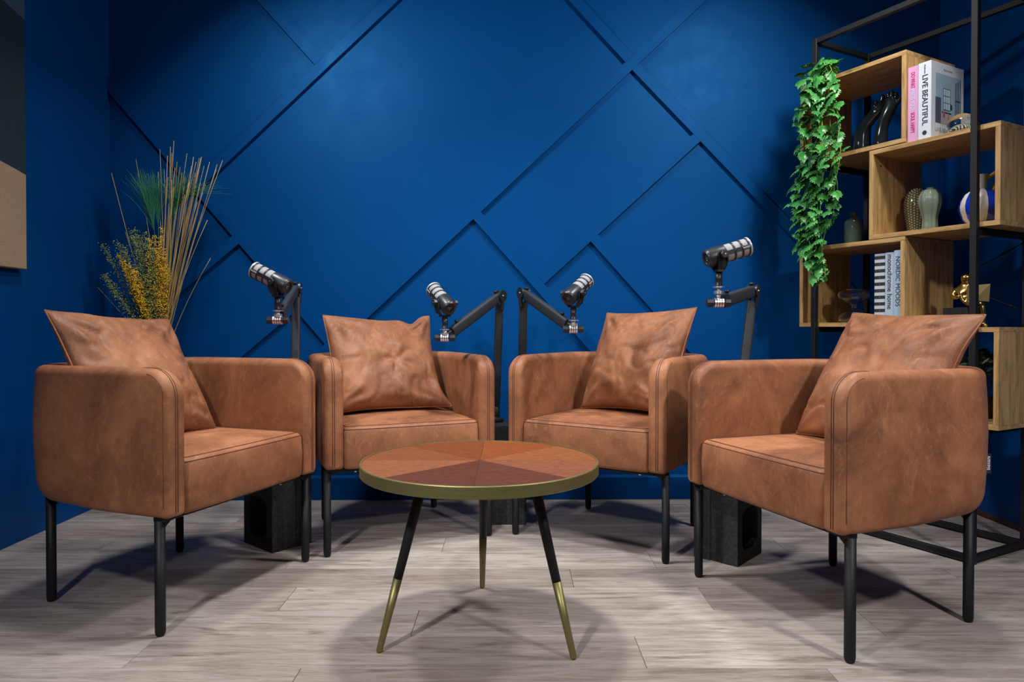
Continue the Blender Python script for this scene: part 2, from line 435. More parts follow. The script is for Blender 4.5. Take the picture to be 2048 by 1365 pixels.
def arm_seams():
    res = []
    for s_ in (-1, 1):
        for off in (.0265, .0335):
            x = s_ * (HW - off); Rr = .0752; pts = [V((x, YF - .0002, z)) for z in (ZB + .012, .4, .5, .58)]
            for i in range(0, 13):
                a = i / 12 * pi / 2; pts.append(V((x, YF + Rr - Rr * cos(a), ZT - Rr + Rr * sin(a))))
            pts.append(V((x, YF + .11, ZT)))
            b = MB(); b.tube(pts, .0012, 6); res.append(b)
        x = s_ * HW; pts = []
        for z in (ZB + .03, .4, .5, .58): pts.append(V((x + s_ * (.0000), YF + .014, z)))
        for i in range(0, 11):
            a = i / 10 * pi / 2 * .95; pts.append(V((x - s_ * .0026 * (i / 10) ** 1.2, YF + .075 - .061 * cos(a), ZT - .075 + .061 * sin(a))))
        b = MB(); b.tube(pts, .0007, 6); res.append(b)
    return res
def seat():
    out = []
    for (p, n) in shell_path():
        q = p + n * (-TH + .004)
        if q.y > YF + .05: out.append((q.x, q.y))
    xw = HW - TH + .002; yf = YF + .008
    fr = [(xw, -.20), (xw, -.23)] + [(xw - .02 + .02 * cos(a), yf + .02 - .02 * sin(a)) for a in (0.3, .8, 1.2, pi / 2)]
    fr += [(xw * t, yf - .004 * (1 - t * t)) for t in (.6, .3, 0, -.3, -.6)]
    fr += [(-xw + .02 - .02 * sin(a), yf + .02 - .02 * cos(a)) for a in (0, .4, .8, 1.27)] + [(-xw, -.23), (-xw, -.20)]
    poly = out + fr; n = len(poly); cx, cy = 0, 0.02
    zt = .452
    rings = [(.012, ZB - .004), (.003, ZB + .001), (0, ZB + .01), (-.002, .38), (0, zt - .018), (.004, zt - .007), (.010, zt - .001), (.013, zt - .0015), (.02, zt + .001), (.06, zt + .006), (.12, zt + .010), (.18, zt + .012), (.235, zt + .012)]
    vs = []
    for (ins, z) in rings:
        for (x, y) in poly:
            dx, dy = x - cx, y - cy; L = max(abs(dx) / .25, abs(dy) / .25, .001); k = 1 - ins / .25
            vs.append(V((cx + dx * k, cy + dy * k, z)))
    fs = []
    for i in range(len(rings) - 1):
        for j in range(n):
            a = i * n + j; b_ = i * n + (j + 1) % n; fs.append((a, b_, b_ + n, a + n))
    b = MB(); b.add(vs, fs, True); b.f.append([(len(rings) - 1) * n + j for j in range(n)]); b.m.append(0); b.sm.append(True)
    b.f.append(list(range(n))[::-1]); b.m.append(0); b.sm.append(False)
    o1 = [V((cx + (x - cx) * .958, cy + (y - cy) * .958, zt + .0005)) for (x, y) in poly]
    o2 = [V((cx + (x - cx) * .992, cy + (y - cy) * .992, zt - .010)) for (x, y) in poly]
    sb = MB(); keep1 = [p for p in o1]; sb.tube(keep1 + [keep1[0]], .0011, 5); fr2 = [p for p in o2 if p.y < -.15]
    fr2.sort(key=lambda p: p.x); sb.tube(fr2, .0009, 5)
    return b, sb
def make_chair():
    root = empty('armchair')
    s_ = shell().build('armchair_shell', LEATHER, root)
    [x.build('seam', SEAM, s_) for x in arm_seams()]
    sb, ss = seat(); st = sb.build('seat', LEATHER, root); ss.build('seam', SEAM, st)
    fb = MB(); fb.box((-.285, -.235, .288), (.285, -.205, .3035), bev=.002); fr = fb.build('underframe', BLACK, root)
    for x in (-.2, .2):
        sc_ = MB(); sc_.lathe([(.0001, -.006), (.005, -.005), (.006, 0), (.006, .002)], 10, M.Translation((x, -.22, .288))); sc_.build('screw', SILVER, fr)
    for (x, y) in ((-.302, -.242), (.302, -.242), (-.236, .242), (.236, .242)):
        lb = MB(); lb.tube([(x, y, 0), (x, y, .004), (x, y, .012), (x, y, .30)], [.0085, .0115, .0132, .0132], 16)
        sx = 1 if x > 0 else -1
        lb.box((x - .03 if sx > 0 else x - .005, y - .016, .296), (x + .005 if sx > 0 else x + .03, y + .016, .3065))
        lb.add([V((x, y - .006, .27)), V((x - sx * .04, y - .006, .300)), V((x, y - .006, .300)), V((x, y + .006, .27)), V((x - sx * .04, y + .006, .300)), V((x, y + .006, .300))],
               [(0, 1, 2), (5, 4, 3), (0, 3, 4, 1), (1, 4, 5, 2), (2, 5, 3, 0)], False)
        lb.build('leg', BLACK, root)
    return root
CH = [((-1.034, 2.156), 70.0, 'leftmost tan leather armchair, in front of the dried bouquet in its vase'),
      ((-.464, 2.751), 23.9, 'tan leather armchair behind the table on its left, second from the left'),
      ((.399, 2.708), -33.2, 'tan leather armchair behind the table on its right, facing left toward the brass rimmed table'),
      ((.928, 2.013), -69.9, 'rightmost tan leather armchair, in front of the shelf, small tag on its back')]
proto = make_chair()
chairs = []
for i, ((x, y), th, lab) in enumerate(CH):
    c = proto if i == 0 else copy_tree(proto)
    c.location = (x, y, 0); c.rotation_euler = (0, 0, R(th)); tag(c, lab, 'armchair', 'tan leather armchairs around the low table'); chairs.append(c)
# fabric tag on the back of the right-hand armchair
TAG = mat('tag_fabric', (.012, .014, .02), .8)[0]; TXT = mat('tag_print', (.75, .85, .9), .7)[0]
tm = M.Rotation(R(-42), 4, 'Z')
tg = MB(); tg.box((-.0008, 0, -.028), (.0008, .019, .025)); t_o = tg.build('maker_tag', TAG, chairs[3]); t_o['label'] = 'small dark maker tag with white lettering'
t_o.location = (.262, .262, .435); t_o.rotation_euler = (0, 0, R(-20))
text('tag_text', 'Beliani', .0145, TXT, t_o, M.Translation((.0012, .011, 0)) @ M.Rotation(R(90), 4, 'Z') @ M.Rotation(R(90), 4, 'X') @ M.Rotation(R(90), 4, 'Z'), align='CENTER')

# ------------------------------------------------------------------ cushions
def pillow(seed, W_=.455, H_=.435, T=.078, ears=(0, 0, 0, 0), dent=None, folds=1.0, notch=0):
    N = 56; rs = random.Random(seed); off = V((seed * 3.1, seed * 1.7, 0))
    ph = [rs.uniform(0, 6) for _ in range(4)]
    def pt(a, b_, side):
        k = 1 - .06 * (1 - b_ * b_) ** 1.2; kk = 1 - .06 * (1 - a * a) ** 1.2
        x = a * W_ / 2 * k; z = b_ * H_ / 2 * kk
        env = max(0, (1 - abs(a) ** 2.4) * (1 - abs(b_) ** 2.4))
        t = T * env ** .5 * (1 - .18 * b_)
        e2 = min(1, env * 3)
        wr = 0
        for ci, (cx, cz) in enumerate(((-1, 1), (1, 1), (-1, -1), (1, -1))):
            dx, dz = a - cx, b_ - cz; d = sqrt(dx * dx + dz * dz); an = math.atan2(dz, dx)
            wr += .0055 * math.exp(-((d - .45) / .33) ** 2) * sin(an * 11 + ph[ci] + 1.5 * noise.noise(V((a * 2, b_ * 2, seed))))
        wr += .011 * noise.noise(V((a * 1.9, b_ * 1.9, side * 5)) + off) + .0028 * noise.noise(V((a * 5, b_ * 4, side * 3)) + off)
        q = noise.noise(V((a * 2.6 + .9 * noise.noise(V((a, b_, 3)) + off), b_ * 2.2, 9)) + off)
        wr += -.007 * math.exp(-(q / .06) ** 2)
        if dent:
            dd = ((a - dent[0]) ** 2 + (b_ - dent[1]) ** 2); wr += -dent[2] * math.exp(-dd / .03)
            an = math.atan2(b_ - dent[1], a - dent[0]); wr += .006 * sin(an * 5 + 1) * math.exp(-(sqrt(dd) - .22) ** 2 / .03)
        y = side * (t + wr * e2 * folds)
        # shape of the rim: corners lean
        for ci, (cx, cz) in enumerate(((-1, 1), (1, 1), (-1, -1), (1, -1))):
            d2 = (a - cx) ** 2 + (b_ - cz) ** 2; g = math.exp(-d2 / .12); y += ears[ci] * g
        y += .006 * noise.noise(V((a * 2, b_ * 2, 7)) + off) * (1 - e2)
        if notch and b_ > 0: z -= notch * math.exp(-((a - .62) / .16) ** 2) * b_ ** 3; z -= .35 * notch * math.exp(-((a - .1) / .5) ** 2) * b_ ** 2
        if notch: x += .020 * math.exp(-((a - 1) ** 2 + (b_ + 1) ** 2) / .05); y -= .012 * math.exp(-((a - .8) ** 2 + (b_ - .9) ** 2) / .03)
        return V((x, y, z))
    vs = []; fs = []
    g = lambda i: (-cos(pi * i / N) * .55 + (2 * i / N - 1) * .45)
    for side in (-1, 1):
        for i in range(N + 1):
            for j in range(N + 1): vs.append(pt(g(i), g(j), side))
    n1 = (N + 1) ** 2; idx = lambda s_, i, j: s_ * n1 + i * (N + 1) + j
    # merge rims: reuse front rim vertices for back
    def vi(s_, i, j): return idx(0, i, j) if s_ == 1 and (i in (0, N) or j in (0, N)) else idx(s_, i, j)
    for s_ in (0, 1):
        for i in range(N):
            for j in range(N):
                q = (vi(s_, i, j), vi(s_, i + 1, j), vi(s_, i + 1, j + 1), vi(s_, i, j + 1))
                fs.append(q if s_ == 0 else q[::-1])
    rim = [vs[idx(0, i, 0)] for i in range(N + 1)] + [vs[idx(0, N, j)] for j in range(1, N + 1)] + [vs[idx(0, i, N)] for i in range(N - 1, -1, -1)] + [vs[idx(0, 0, j)] for j in range(N - 1, -1, -1)]
    return vs, fs, rim
PIL = [(0, (-.038, .128, .648), (0, 5, -29), 4, 11, (.01, 0, 0, -.01), None, 'tan leather cushion with a peaked corner, leaning in the leftmost armchair'),
       (1, (-.014, .118, .655), (0, 4, -30), 1, 23, (0, -.01, 0, -.02), (.15, -.1, .014), 'plump tan leather cushion with a central dent, in the second armchair from the left'),
       (2, (.041, .120, .668), (0, -17, -24), -2, 31, (0, 0, 0, 0), None, 'creased tan leather cushion tilted to the right, in the third armchair from the left'),
       (3, (.052, .126, .650), (0, -4, -29), 1, 42, (0, .01, 0, 0), None, 'tan leather cushion with a sharp upper corner, in the rightmost armchair by the shelf')]
for (ci, pos, (_, yaw, lean), roll, seed, ears, dent, lab) in PIL:
    vs, fs, rim = pillow(seed, ears=ears, dent=dent, notch=.030 if ci == 1 else 0)
    c = chairs[ci]; b = MB(); b.add(vs, fs, True)
    m = M.Translation(V((CH[ci][0][0], CH[ci][0][1], 0))) @ M.Rotation(R(CH[ci][1]), 4, 'Z') @ M.Translation(pos) @ M.Rotation(R(yaw), 4, 'Z') @ M.Rotation(R(lean), 4, 'X') @ M.Rotation(R(roll), 4, 'Y')
    o = b.build('cushion', LEATHER_P); o.matrix_world = m; tag(o, lab, 'cushion', 'tan leather cushions on the armchairs')
    sb = MB(); sb.tube(rim, .0026, 6, caps=False); sb.build('seam', LEATHER_P, o)

# ------------------------------------------------------------------ low round table
TX, TY, TR_, TH_ = -.084, 1.817, .309, .452
tb = empty('coffee_table', (TX, TY, 0), 0, 'low round table with pie-cut walnut veneer top, brass rim and three splayed black legs', 'table')
b = MB(); b.lathe([(TR_ - .02, TH_ - .030), (TR_ - .002, TH_ - .030), (TR_, TH_ - .028), (TR_, TH_ - .002), (TR_ - .0015, TH_), (TR_ - .0045, TH_), (TR_ - .005, TH_ - .003), (TR_ - .02, TH_ - .004)], 128)
sharp(b.build('brass_rim', BRASS, tb), 30)
b = MB(); b.lathe([(.0001, TH_ - .029), (TR_ - .012, TH_ - .029), (TR_ - .012, TH_ - .006), (.0001, TH_ - .006)], 64); sharp(b.build('tabletop', BLACKP, tb), 30)
tones = [(S(118, 66, 38), S(150, 92, 58)), (S(116, 60, 24), S(142, 78, 34)), (S(104, 54, 26), S(128, 70, 34)), (S(108, 58, 34), S(136, 80, 50)),
         (S(116, 66, 44), S(146, 92, 68)), (S(76, 38, 24), S(98, 54, 36)), (S(80, 42, 30), S(102, 58, 42)), (S(108, 62, 44), S(142, 90, 68))]  # wedge tones paint in how light catches the turned veneer grain
for i in range(8):
    a0, a1 = i * pi / 4 + .0012, (i + 1) * pi / 4 - .0012
    vs = [V((.0015 * cos((a0 + a1) / 2), .0015 * sin((a0 + a1) / 2), z)) for z in (TH_ - .006, TH_ - .0018)]
    n = 12; rr = TR_ - .0052
    for k in range(n + 1):
        a = a0 + (a1 - a0) * k / n
        for z in (TH_ - .006, TH_ - .0018): vs.append(V((rr * cos(a), rr * sin(a), z)))
    fs = []
    for k in range(n):
        p = 2 + 2 * k; fs += [(1, p + 1, p + 3), (0, p + 2, p), (p, p + 2, p + 3, p + 1)]
    fs += [(0, 2, 3, 1), (0, 1, 3 + 2 * n, 2 + 2 * n)]
    am = (a0 + a1) / 2 + (pi / 8 if i % 2 else -pi / 8)
    sat = lambda c: (c[0] * .66, c[1] * .60, c[2] * .44)
    wm = woodmat('veneer', tuple(c * .62 for c in sat(tones[i][0])), sat(tones[i][1]), tuple(c * 1.45 for c in sat(tones[i][1])), (6, 55, 10), .5, 9, (0, 0, -am), False, .22)
    b = MB(); b.add(vs, fs, False); b.build('veneer_wedge', wm, tb)
LEGM = BLACK
for (fx, fy, tx, ty) in ((-.327 - TX, 1.697 - TY, -.222 - TX, 1.755 - TY), (.149 - TX, 1.662 - TY, .052 - TX, 1.748 - TY), (-.091 - TX, 2.120 - TY, -.080 - TX, 1.985 - TY)):
    f, t = V((fx, fy, 0)), V((tx, ty, TH_ - .028)); s_ = f.lerp(t, .41)
    b = MB(); b.tube([s_, s_.lerp(t, .5), t], [.0112, .0128, .014], 20); lg = b.build('leg', LEGM, tb)
    b = MB(); b.tube([f + V((0, 0, .001)), f.lerp(t, .012), f.lerp(t, .2), s_], [.0062, .0078, .0095, .0114], 20); x = b.build('brass_foot', BRASS, lg); x['label'] = 'brass sleeve on the lower leg'

# ------------------------------------------------------------------ concrete blocks
def block(x, y, rz, lab):
    b = MB(); hx, hy, H_ = .08, .095, .40; t = .034
    b.box((-hx, -hy, 0), (hx, -hy + t, H_)); b.box((-hx, hy - t, 0), (hx, hy, H_))
    for z0, z1 in ((0, .04), (.182, .218), (.36, .40)): b.box((-hx, -hy + t, z0), (hx, hy - t, z1))
    # corner fillets in the cells
    for (z0, z1) in ((.04, .182), (.218, .36)):
        for sy in (-1, 1):
            for (zc, sz) in ((z0, 1), (z1, -1)):
                yc = sy * (hy - t); c = .022
                vs = [V((sx * hx * .995, yc, zc)) for sx in (-1, 1)] + [V((sx * hx * .995, yc - sy * c, zc)) for sx in (-1, 1)] + [V((sx * hx * .995, yc, zc + sz * c)) for sx in (-1, 1)]
                b.add(vs, [(0, 2, 4), (1, 5, 3), (2, 3, 5, 4)], False)
    # shallow flanges beside the groove on the outer solid faces
    for sy in (-1, 1):
        for (x0, x1) in ((-hx, -.018), (.018, hx)):
            b.box((x0, sy * hy, 0.0) if sy > 0 else (x0, sy * hy - .004, 0.0), (x1, sy * hy + .004, H_) if sy > 0 else (x1, sy * hy, H_))
    o = b.build('concrete_block', CONC); o.location = (x, y, 0); o.rotation_euler = (0, 0, rz); bevel(o, .0025, 2)
    tag(o, lab, 'concrete block', 'black concrete blocks weighing down the microphone arms'); return o
# holes run along local x; solid grooved faces are +-y
block(-.868, 2.566, R(49), 'upright black concrete block between the two left armchairs, under the leftmost microphone arm')
block(-.022, 2.893, R(0), 'upright black concrete block against the blue wall, behind the gap between the two back armchairs')
block(.757, 2.428, R(138), 'upright black concrete block between the two right armchairs, hollow side facing right')

# ------------------------------------------------------------------ boom arms and microphones
FOAM = None
def _foam():
    m, nt, b = mat('grille_mesh', (.55, .55, .56), .6)
    v = coords(nt, rnd=False); vo = nd(nt, 'ShaderNodeTexVoronoi'); vo.inputs['Scale'].default_value = 700; nt.links.new(v, vo.inputs['Vector'])
    nt.links.new(ramp(nt, vo.outputs['Distance'], [(.2, (.42, .42, .44)), (.6, (.20, .20, .22))]), b.inputs['Base Color'])
    bump(nt, b, vo.outputs['Distance'], .5, .001); return m
FOAM = _foam()
MICB = mat('microphone_body', (.02, .024, .03), .36, .2)[0]
WHITE = mat('white_print', (.8, .8, .8), .6)[0]
RIM = mat('light_grey_rim', (.42, .44, .46), .4, .3)[0]
def hexa(b, p, q, r):
    b.tube([p, V(p).lerp(V(q), .12), V(p).lerp(V(q), .88), q], [r * .88, r, r, r * .88], 8, smooth=False)
def boom(name_lab, joint, elbow, base, side, mic_off):
    """joint: where microphone adaptor clamps; elbow; base on block top (z .40)"""
    J, E_, B = V(joint), V(elbow), V(base)
    root = empty('boom_arm', B, 0, name_lab, 'microphone arm', 'black microphone arms behind the armchairs')
    J -= B; E_ -= B; B = V((0, 0, 0))
    rr = [(cos(a), sin(a)) for a in [2 * pi * k / 20 for k in range(20)]]
    sect = [(math.copysign(abs(c) ** .55, c) * 1.0, math.copysign(abs(s_) ** .55, s_) * .62) for (c, s_) in rr]
    b = MB(); b.lathe([(.034, 0), (.036, .004), (.034, .012), (.020, .02), (.018, .06), (.013, .066)], 24); sharp(b.build('base_clamp', BLACKP, root), 40)
    low_top = B.lerp(E_, .93)
    b = MB(); b.tube([B + V((0, 0, .045)), B.lerp(E_, .2), B.lerp(E_, .8), low_top], [.0165, .0172, .0168, .016], sect=sect, up=(1, 0, .2)); sharp(b.build('lower_arm', ARM, root), 40)
    d = (J - E_).normalized(); j0 = J - d * .03
    upv = V((0, 0, 1)) - d * d.z
    b = MB(); b.tube([E_ + d * .012, E_ + d * .03, j0 - d * .03, j0 - d * .012], [.0205, .0215, .0215, .0205], sect=sect, up=upv); ua = sharp(b.build('upper_arm', ARM, root), 40)
    hd = MB(); hd.tube([j0 - d * .015, j0, J + d * .0], [.015, .0145, .011], sect=sect, up=upv); hd.build('arm_head', BLACKP, root)
    perp = d.cross(V((0, 0, 1))).normalized()
    el = MB(); 
    for s_ in (-1, 1): el.tube([E_ + perp * s_ * .011, E_ + perp * s_ * .019], .0235, 24)
    el.tube([E_ - perp * .018, E_ + perp * .018], .012, 16)
    for s_ in (-1, 1): el.tube([E_ + perp * s_ * .015, low_top + perp * s_ * .012 - V((0, 0, .02))], .0085, 8)
    sharp(el.build('elbow_joint', BLACKP, root), 40)
    for s_ in (-1, 1): sb = MB(); sb.tube([E_ + perp * s_ * .018, E_ + perp * s_ * .0215], [.005, .0035], 10); sb.build('bolt', SILVER, root)
    u2 = upv.normalized(); 
    for t in (.05, .77):
        kb = MB(); c = E_ + (J - E_) * t + u2 * .019; kb.tube([c, c + u2 * .008], .0055, 8); kb.tube([c + u2 * .006, c + u2 * .013], .008, 8); kb.build('tension_knob', BLACKP, root)
    # silver adaptor: washers on a horizontal axis, stem, discs
    ax = V((1, 0, 0)); a = MB()
    for k in range(4):
        c = J + ax * (-.0150 + .0078 * k); a.tube([c, c + ax * .0055], .0150, 24)
    a.tube([J, J + V((0, 0, .018)), J + V((0, 0, .024))], [.006, .0055, .009], 12)
    z1 = mic_off - .098
    for (z, r, h) in ((z1 - .024, .0150, .010), (z1 - .012, .0060, .010), (z1 - .0045, .0185, .0040)):
        a.tube([J + V((0, 0, z)), J + V((0, 0, z + h))], r, 24)
    a.tube([J + V((0, 0, .01)), J + V((0, 0, z1 - .002))], .0050, 12)
    sharp(a.build('silver_swivel', SILVER, root), 40)
    for q in (-1, 1): k2 = MB(); hexa(k2, J + ax * .0172 * q, J + ax * .038 * q, .0135); k2.build('swivel_knob', BLACKP, root)
    return root
def mic(pivot, yaw, pitch, mic_off, lab):
    """yaw: heading of the grille end; pitch: its upward tilt"""
    root = empty('microphone', pivot, yaw, lab, 'microphone', 'broadcast microphones on boom arms')
    A = M.Rotation(-pitch, 4, 'Y') @ M.Rotation(pi / 2, 4, 'Y')     # lathe z axis -> +x tilted
    b = MB(); b.lathe([(.0001, -.040), (.018, -.040), (.0185, -.043), (.0255, -.045), (.0285, -.041), (.030, -.036), (.0305, .0), (.0295, .016)], 32, A); body = sharp(b.build('body', MICB, root), 40)
    c = MB(); c.lathe([(.0001, -.0405), (.0115, -.0405), (.012, -.0395)], 16, A); 
    sock = c.build('socket', BLACKP, body)
    for k in range(3): pn = MB(); pn.lathe([(.0014, -.042), (.0014, -.0400)], 6, A @ M.Translation((.0045 * cos(k * 2.1), .0045 * sin(k * 2.1), 0))); pn.build('pin', SILVER, body)
    g = MB(); g.lathe([(.0270, .014), (.0275, .02), (.0275, .094), (.0265, .098)], 40, A); g.build('grille', FOAM, root)
    cg = MB()
    for x in (.0155, .0435, .069, .0935): cg.lathe([(.0272, x - .0032), (.0295, x - .0028), (.0298, x), (.0295, x + .0028), (.0272, x + .0032)], 40, A)
    for an, hwid in ((pi / 2, .0062), (-pi / 2, .0062), (0, .0028)):     # side bars (+-y) and underside bar
        P0 = []
        for x in (.014, .095):
            for q in (-hwid, hwid):
                for rr in (.0268, .0296):
                    aa = an + q / .029; P0.append(A @ V((rr * cos(aa), rr * sin(aa), x)))
        cg.add(P0, [(0, 1, 3, 2), (4, 6, 7, 5), (1, 5, 7, 3), (0, 4, 5, 1), (2, 3, 7, 6)], False)
    cg.build('cage', MICB, root)
    rm = MB(); rm.lathe([(.0295, .0955), (.0302, .097), (.0302, .1005), (.028, .1022), (.0001, .1030)], 40, A); sharp(rm.build('grille_rim', [RIM], root), 50)
    for s_ in (-1, 1):
        mt = M.Rotation(-pitch, 4, 'Y') @ M.Translation((.082, s_ * .0297, 0)) @ M.Rotation(pi / 2, 4, 'X')
        if s_ > 0: mt = M.Rotation(-pitch, 4, 'Y') @ M.Translation((.082, s_ * .0297, 0)) @ M.Rotation(pi, 4, 'Z') @ M.Rotation(pi / 2, 4, 'X')
        text('logo_text', 'RØDE', .0075, WHITE, body, mt, align='CENTER', sx=1.15)
    y = MB()
    for s_ in (-1, 1):
        vs = []
        for (yy) in (s_ * .0335, s_ * .0375):
            for (x, z) in ((-.014, .006), (-.008, .013), (.008, .013), (.014, .006), (.0145, -.02), (.012, -.040), (.010, -.048), (-.010, -.048), (-.012, -.040), (-.0145, -.02)):
                k = 1 if z > -.03 else (.82 if z > -.045 else .45); vs.append(V((x, yy * k, z)))
        n = 10; fs = [tuple(range(n)), tuple(range(n, 2 * n))[::-1]] + [(i, n + i, n + (i + 1) % n, (i + 1) % n) for i in range(n)]
        if s_ > 0: fs = [f[::-1] for f in fs]
        y.add(vs, fs, False)
    y.box((-.011, -.02, -.053), (.011, .02, -.046))
    yo = y.build('yoke', BLACKP, root)
    for s_ in (-1, 1):
        kb = MB(); hexa(kb, (0, s_ * .0372, 0), (0, s_ * .052, 0), .0125); ko = kb.build('knob', BLACKP, root)
        sv = MB(); sv.tube([(0, s_ * .052, 0), (0, s_ * .0528, 0)], .002, 8); sv.build('screw', SILVER, ko)
    st = MB(); st.tube([(0, 0, -.052), (0, 0, -.0955)], .0110, 16); st.build('stem', BLACKP, root)
def rig(lab_arm, lab_mic, joint, elbow, base, yaw, pitch, off):
    boom(lab_arm, joint, elbow, base, 1, off); mic((joint[0], joint[1], joint[2] + off), R(yaw), R(pitch), off, lab_mic)
rig('black boom arm rising left of the back left armchair, above the leftmost concrete block', 'leftmost microphone, grille pointing left toward the dried bouquet',
    (-.815, 2.42, .823), (-.850, 2.74, .952), (-.812, 2.60, .40), 168, 26, .133)
rig('black boom arm slanting down to the left from its elbow, between the two back armchairs', 'microphone pointing up and left with its socket end showing, above the back left cushion',
    (-.251, 2.60, .759), (-.050, 2.85, .926), (-.070, 2.93, .40), 127, 33, .131)
rig('black boom arm slanting down to the right from its elbow, between the two back armchairs', 'microphone pointing up and right with its socket end showing, beside the back right cushion',
    (.226, 2.56, .791), (.047, 2.85, .938), (.040, 2.93, .40), 50, 30, .133)
rig('short looking black boom arm at right, beside the hanging plant and above the rightmost block', 'rightmost and highest microphone, grille pointing right toward the hanging plant',
    (.654, 2.20, .876), (.867, 2.50, .928), (.790, 2.45, .40), 6, 17, .150)

# ------------------------------------------------------------------ metal frame shelf with four oak boxes
SA = R(-61.06); SP = V((1.25, 2.873, 0)); SL, SW, SH = .618, .341, 1.983
SM = M.Translation(SP) @ M.Rotation(SA, 4, 'Z')
def sh(name, lab, cat, group=None):
    o = empty(name, SP, SA, lab, cat, group); return o
fr = sh('shelf_frame', 'tall open black metal frame carrying the staggered oak boxes', 'shelf frame')
pw = .0105
for (x, y) in ((0, 0), (SL, 0), (0, SW), (SL, SW)):
    b = MB(); b.box((x - pw, y - pw, 0), (x + pw, y + pw, SH), bev=.0012); b.build('post', BLACK, fr)
def rail(p, q):
    b = MB(); x0, y0, z0 = p; x1, y1, z1 = q
    b.box((min(x0, x1) - (0 if x0 != x1 else pw * .9) + (pw if x0 != x1 else 0), min(y0, y1) - (0 if y0 != y1 else pw * .9) + (pw if y0 != y1 else 0), z0 - pw),
          (max(x0, x1) + (0 if x0 != x1 else pw * .9) - (pw if x0 != x1 else 0), max(y0, y1) + (0 if y0 != y1 else pw * .9) - (pw if y0 != y1 else 0), z0 + pw), bev=.0012)
    b.build('rail', BLACK, fr)
for z in (.018, SH - .0105):
    rail((0, 0, z), (SL, 0, z)); rail((0, SW, z), (SL, SW, z)); rail((0, 0, z), (0, SW, z)); rail((SL, 0, z), (SL, SW, z))
rail((SL, 0, 1.122), (SL, SW, 1.122)); rail((0, 0, .788), (0, SW, .788)); rail((0, 0, 1.467), (0, SW, 1.467)); rail((SL, 0, .444), (SL, SW, .444))
for (a, c) in (((.49, SW, .912), (SL - .01, SW, .858)), ((.45, SW, 1.022), (SL - .01, SW, 1.103))):
    b = MB(); a = V(a); c = V(c); d = (c - a); b.tube([a + d * -3.6, a, c], [.0022] * 3, 8); b.tube([a + d * .55, a + d * .72], .0045, 8); b.build('brace_rod', BLACK, fr)
BT, BY0, BY1 = .0165, .0125, .328
def cube(x0, x1, z0, z1, lab, plug=False):
    r = sh('oak_box', lab, 'shelf box', 'open oak boxes of the shelf')
    def p(name, lo, hi, m):
        b = MB(); b.box(lo, hi, bev=.0006); o = b.build(name, m, r); return o
    p('top_board', (x0, BY0, z1 - BT), (x1, BY1, z1), OAKX); p('bottom_board', (x0, BY0, z0), (x1, BY1, z0 + BT), OAKX)
    s1 = p('side_board', (x0, BY0, z0 + BT), (x0 + BT, BY1, z1 - BT), OAKZ); s2 = p('side_board', (x1 - BT, BY0, z0 + BT), (x1, BY1, z1 - BT), OAKZ)
    if plug:
        b = MB(); b.lathe([(.0001, .0008), (.0045, .0006), (.005, 0)], 14, M.Translation((x0 + BT, .06, z1 - .055)) @ M.Rotation(pi / 2, 4, 'Y')); b.build('plug', JOINT, s1)
    return r
G = .0012
cube(-.084, .372, 1.478, 1.815, 'uppermost oak box, left end under the hanging plant, black arm sculpture inside')
cube(.230, .690, 1.1345, 1.4745, 'oak box holding the two glass vases and the blue striped vase', True)
cube(-.084, .372, .800, 1.1325, 'oak box holding three books and a glass goblet, behind the right cushion')
cube(.230, .690, .458, .7985, 'lowest oak box, carrying the golden figure, behind the far right armchair')

def glass(name, col, rough=.03, den=None):
    m = bpy.data.materials.new(name); m.use_nodes = True; nt = m.node_tree; b = nt.nodes['Principled BSDF']
    b.inputs['Base Color'].default_value = (*col, 1); b.inputs['Roughness'].default_value = rough
    b.inputs['Transmission Weight'].default_value = 1.0; b.inputs['IOR'].default_value = 1.45; return m
def tinted(name, col, rough, tr):
    m = glass(name, col, rough); b = m.node_tree.nodes['Principled BSDF']; b.inputs['Transmission Weight'].default_value = tr; return m
GL_G = tinted('grey_green_glass', (.33, .42, .33), .04, .55); GL_C = glass('clear_glass', (.96, .98, .98)); GL_B = tinted('bottle_glass', (.16, .23, .20), .14, .4)
def shloc(x, y, z): return SM @ V((x, y, z))
def hollow(prof, t=.003):
    """outer profile bottom->top, then inner wall down"""
    inner = [(max(.0002, r - t), max(z, prof[0][1] + t)) for (r, z) in prof[::-1]]
    return prof + inner
# ribbed and dotted vases, bottle
def dotted():
    m, nt, b = mat('dotted_glaze', (.1, .1, .07), .15)
    return m
z2 = 1.1345 + BT + .0005
o = empty('dotted_vase', shloc(.302, .20, z2), 0, 'tall rounded smoky glass vase covered in rows of pale raised dots', 'vase')
prof = [(.022, 0), (.027, .004), (.030, .03), (.036, .065), (.041, .10), (.042, .13), (.037, .157), (.024, .176), (.012, .183), (.010, .186)]
b = MB(); b.lathe(prof, 40); b.build('vase_body', mat('smoky_olive_glass', (.12, .12, .07), .1, 0, .8)[0], o)
dots = MB()
def prof_r(z):
    for (r0, z0), (r1, z1) in zip(prof, prof[1:]):
        if z0 <= z <= z1: return r0 + (r1 - r0) * (z - z0) / (z1 - z0)
    return .01
for j in range(22):
    for k in range(19):
        z = .008 + k * .0098 + (.0049 if j % 2 else 0)
        if z > .182: continue
        r = prof_r(z); a = 2 * pi * j / 22; c = V((r * cos(a), r * sin(a), z))
        u_ = V((cos(a), sin(a), 0)); t_ = V((-sin(a), cos(a), 0)); q = .0026
        dots.add([c + u_ * q, c + t_ * q, c + V((0, 0, q)), c - t_ * q, c - V((0, 0, q))], [(0, 1, 2), (0, 2, 3), (0, 3, 4), (0, 4, 1)], True)
x = dots.build('raised_dots', mat('pale_dots', (.85, .8, .6), .2)[0], o); x['kind'] = 'stuff'
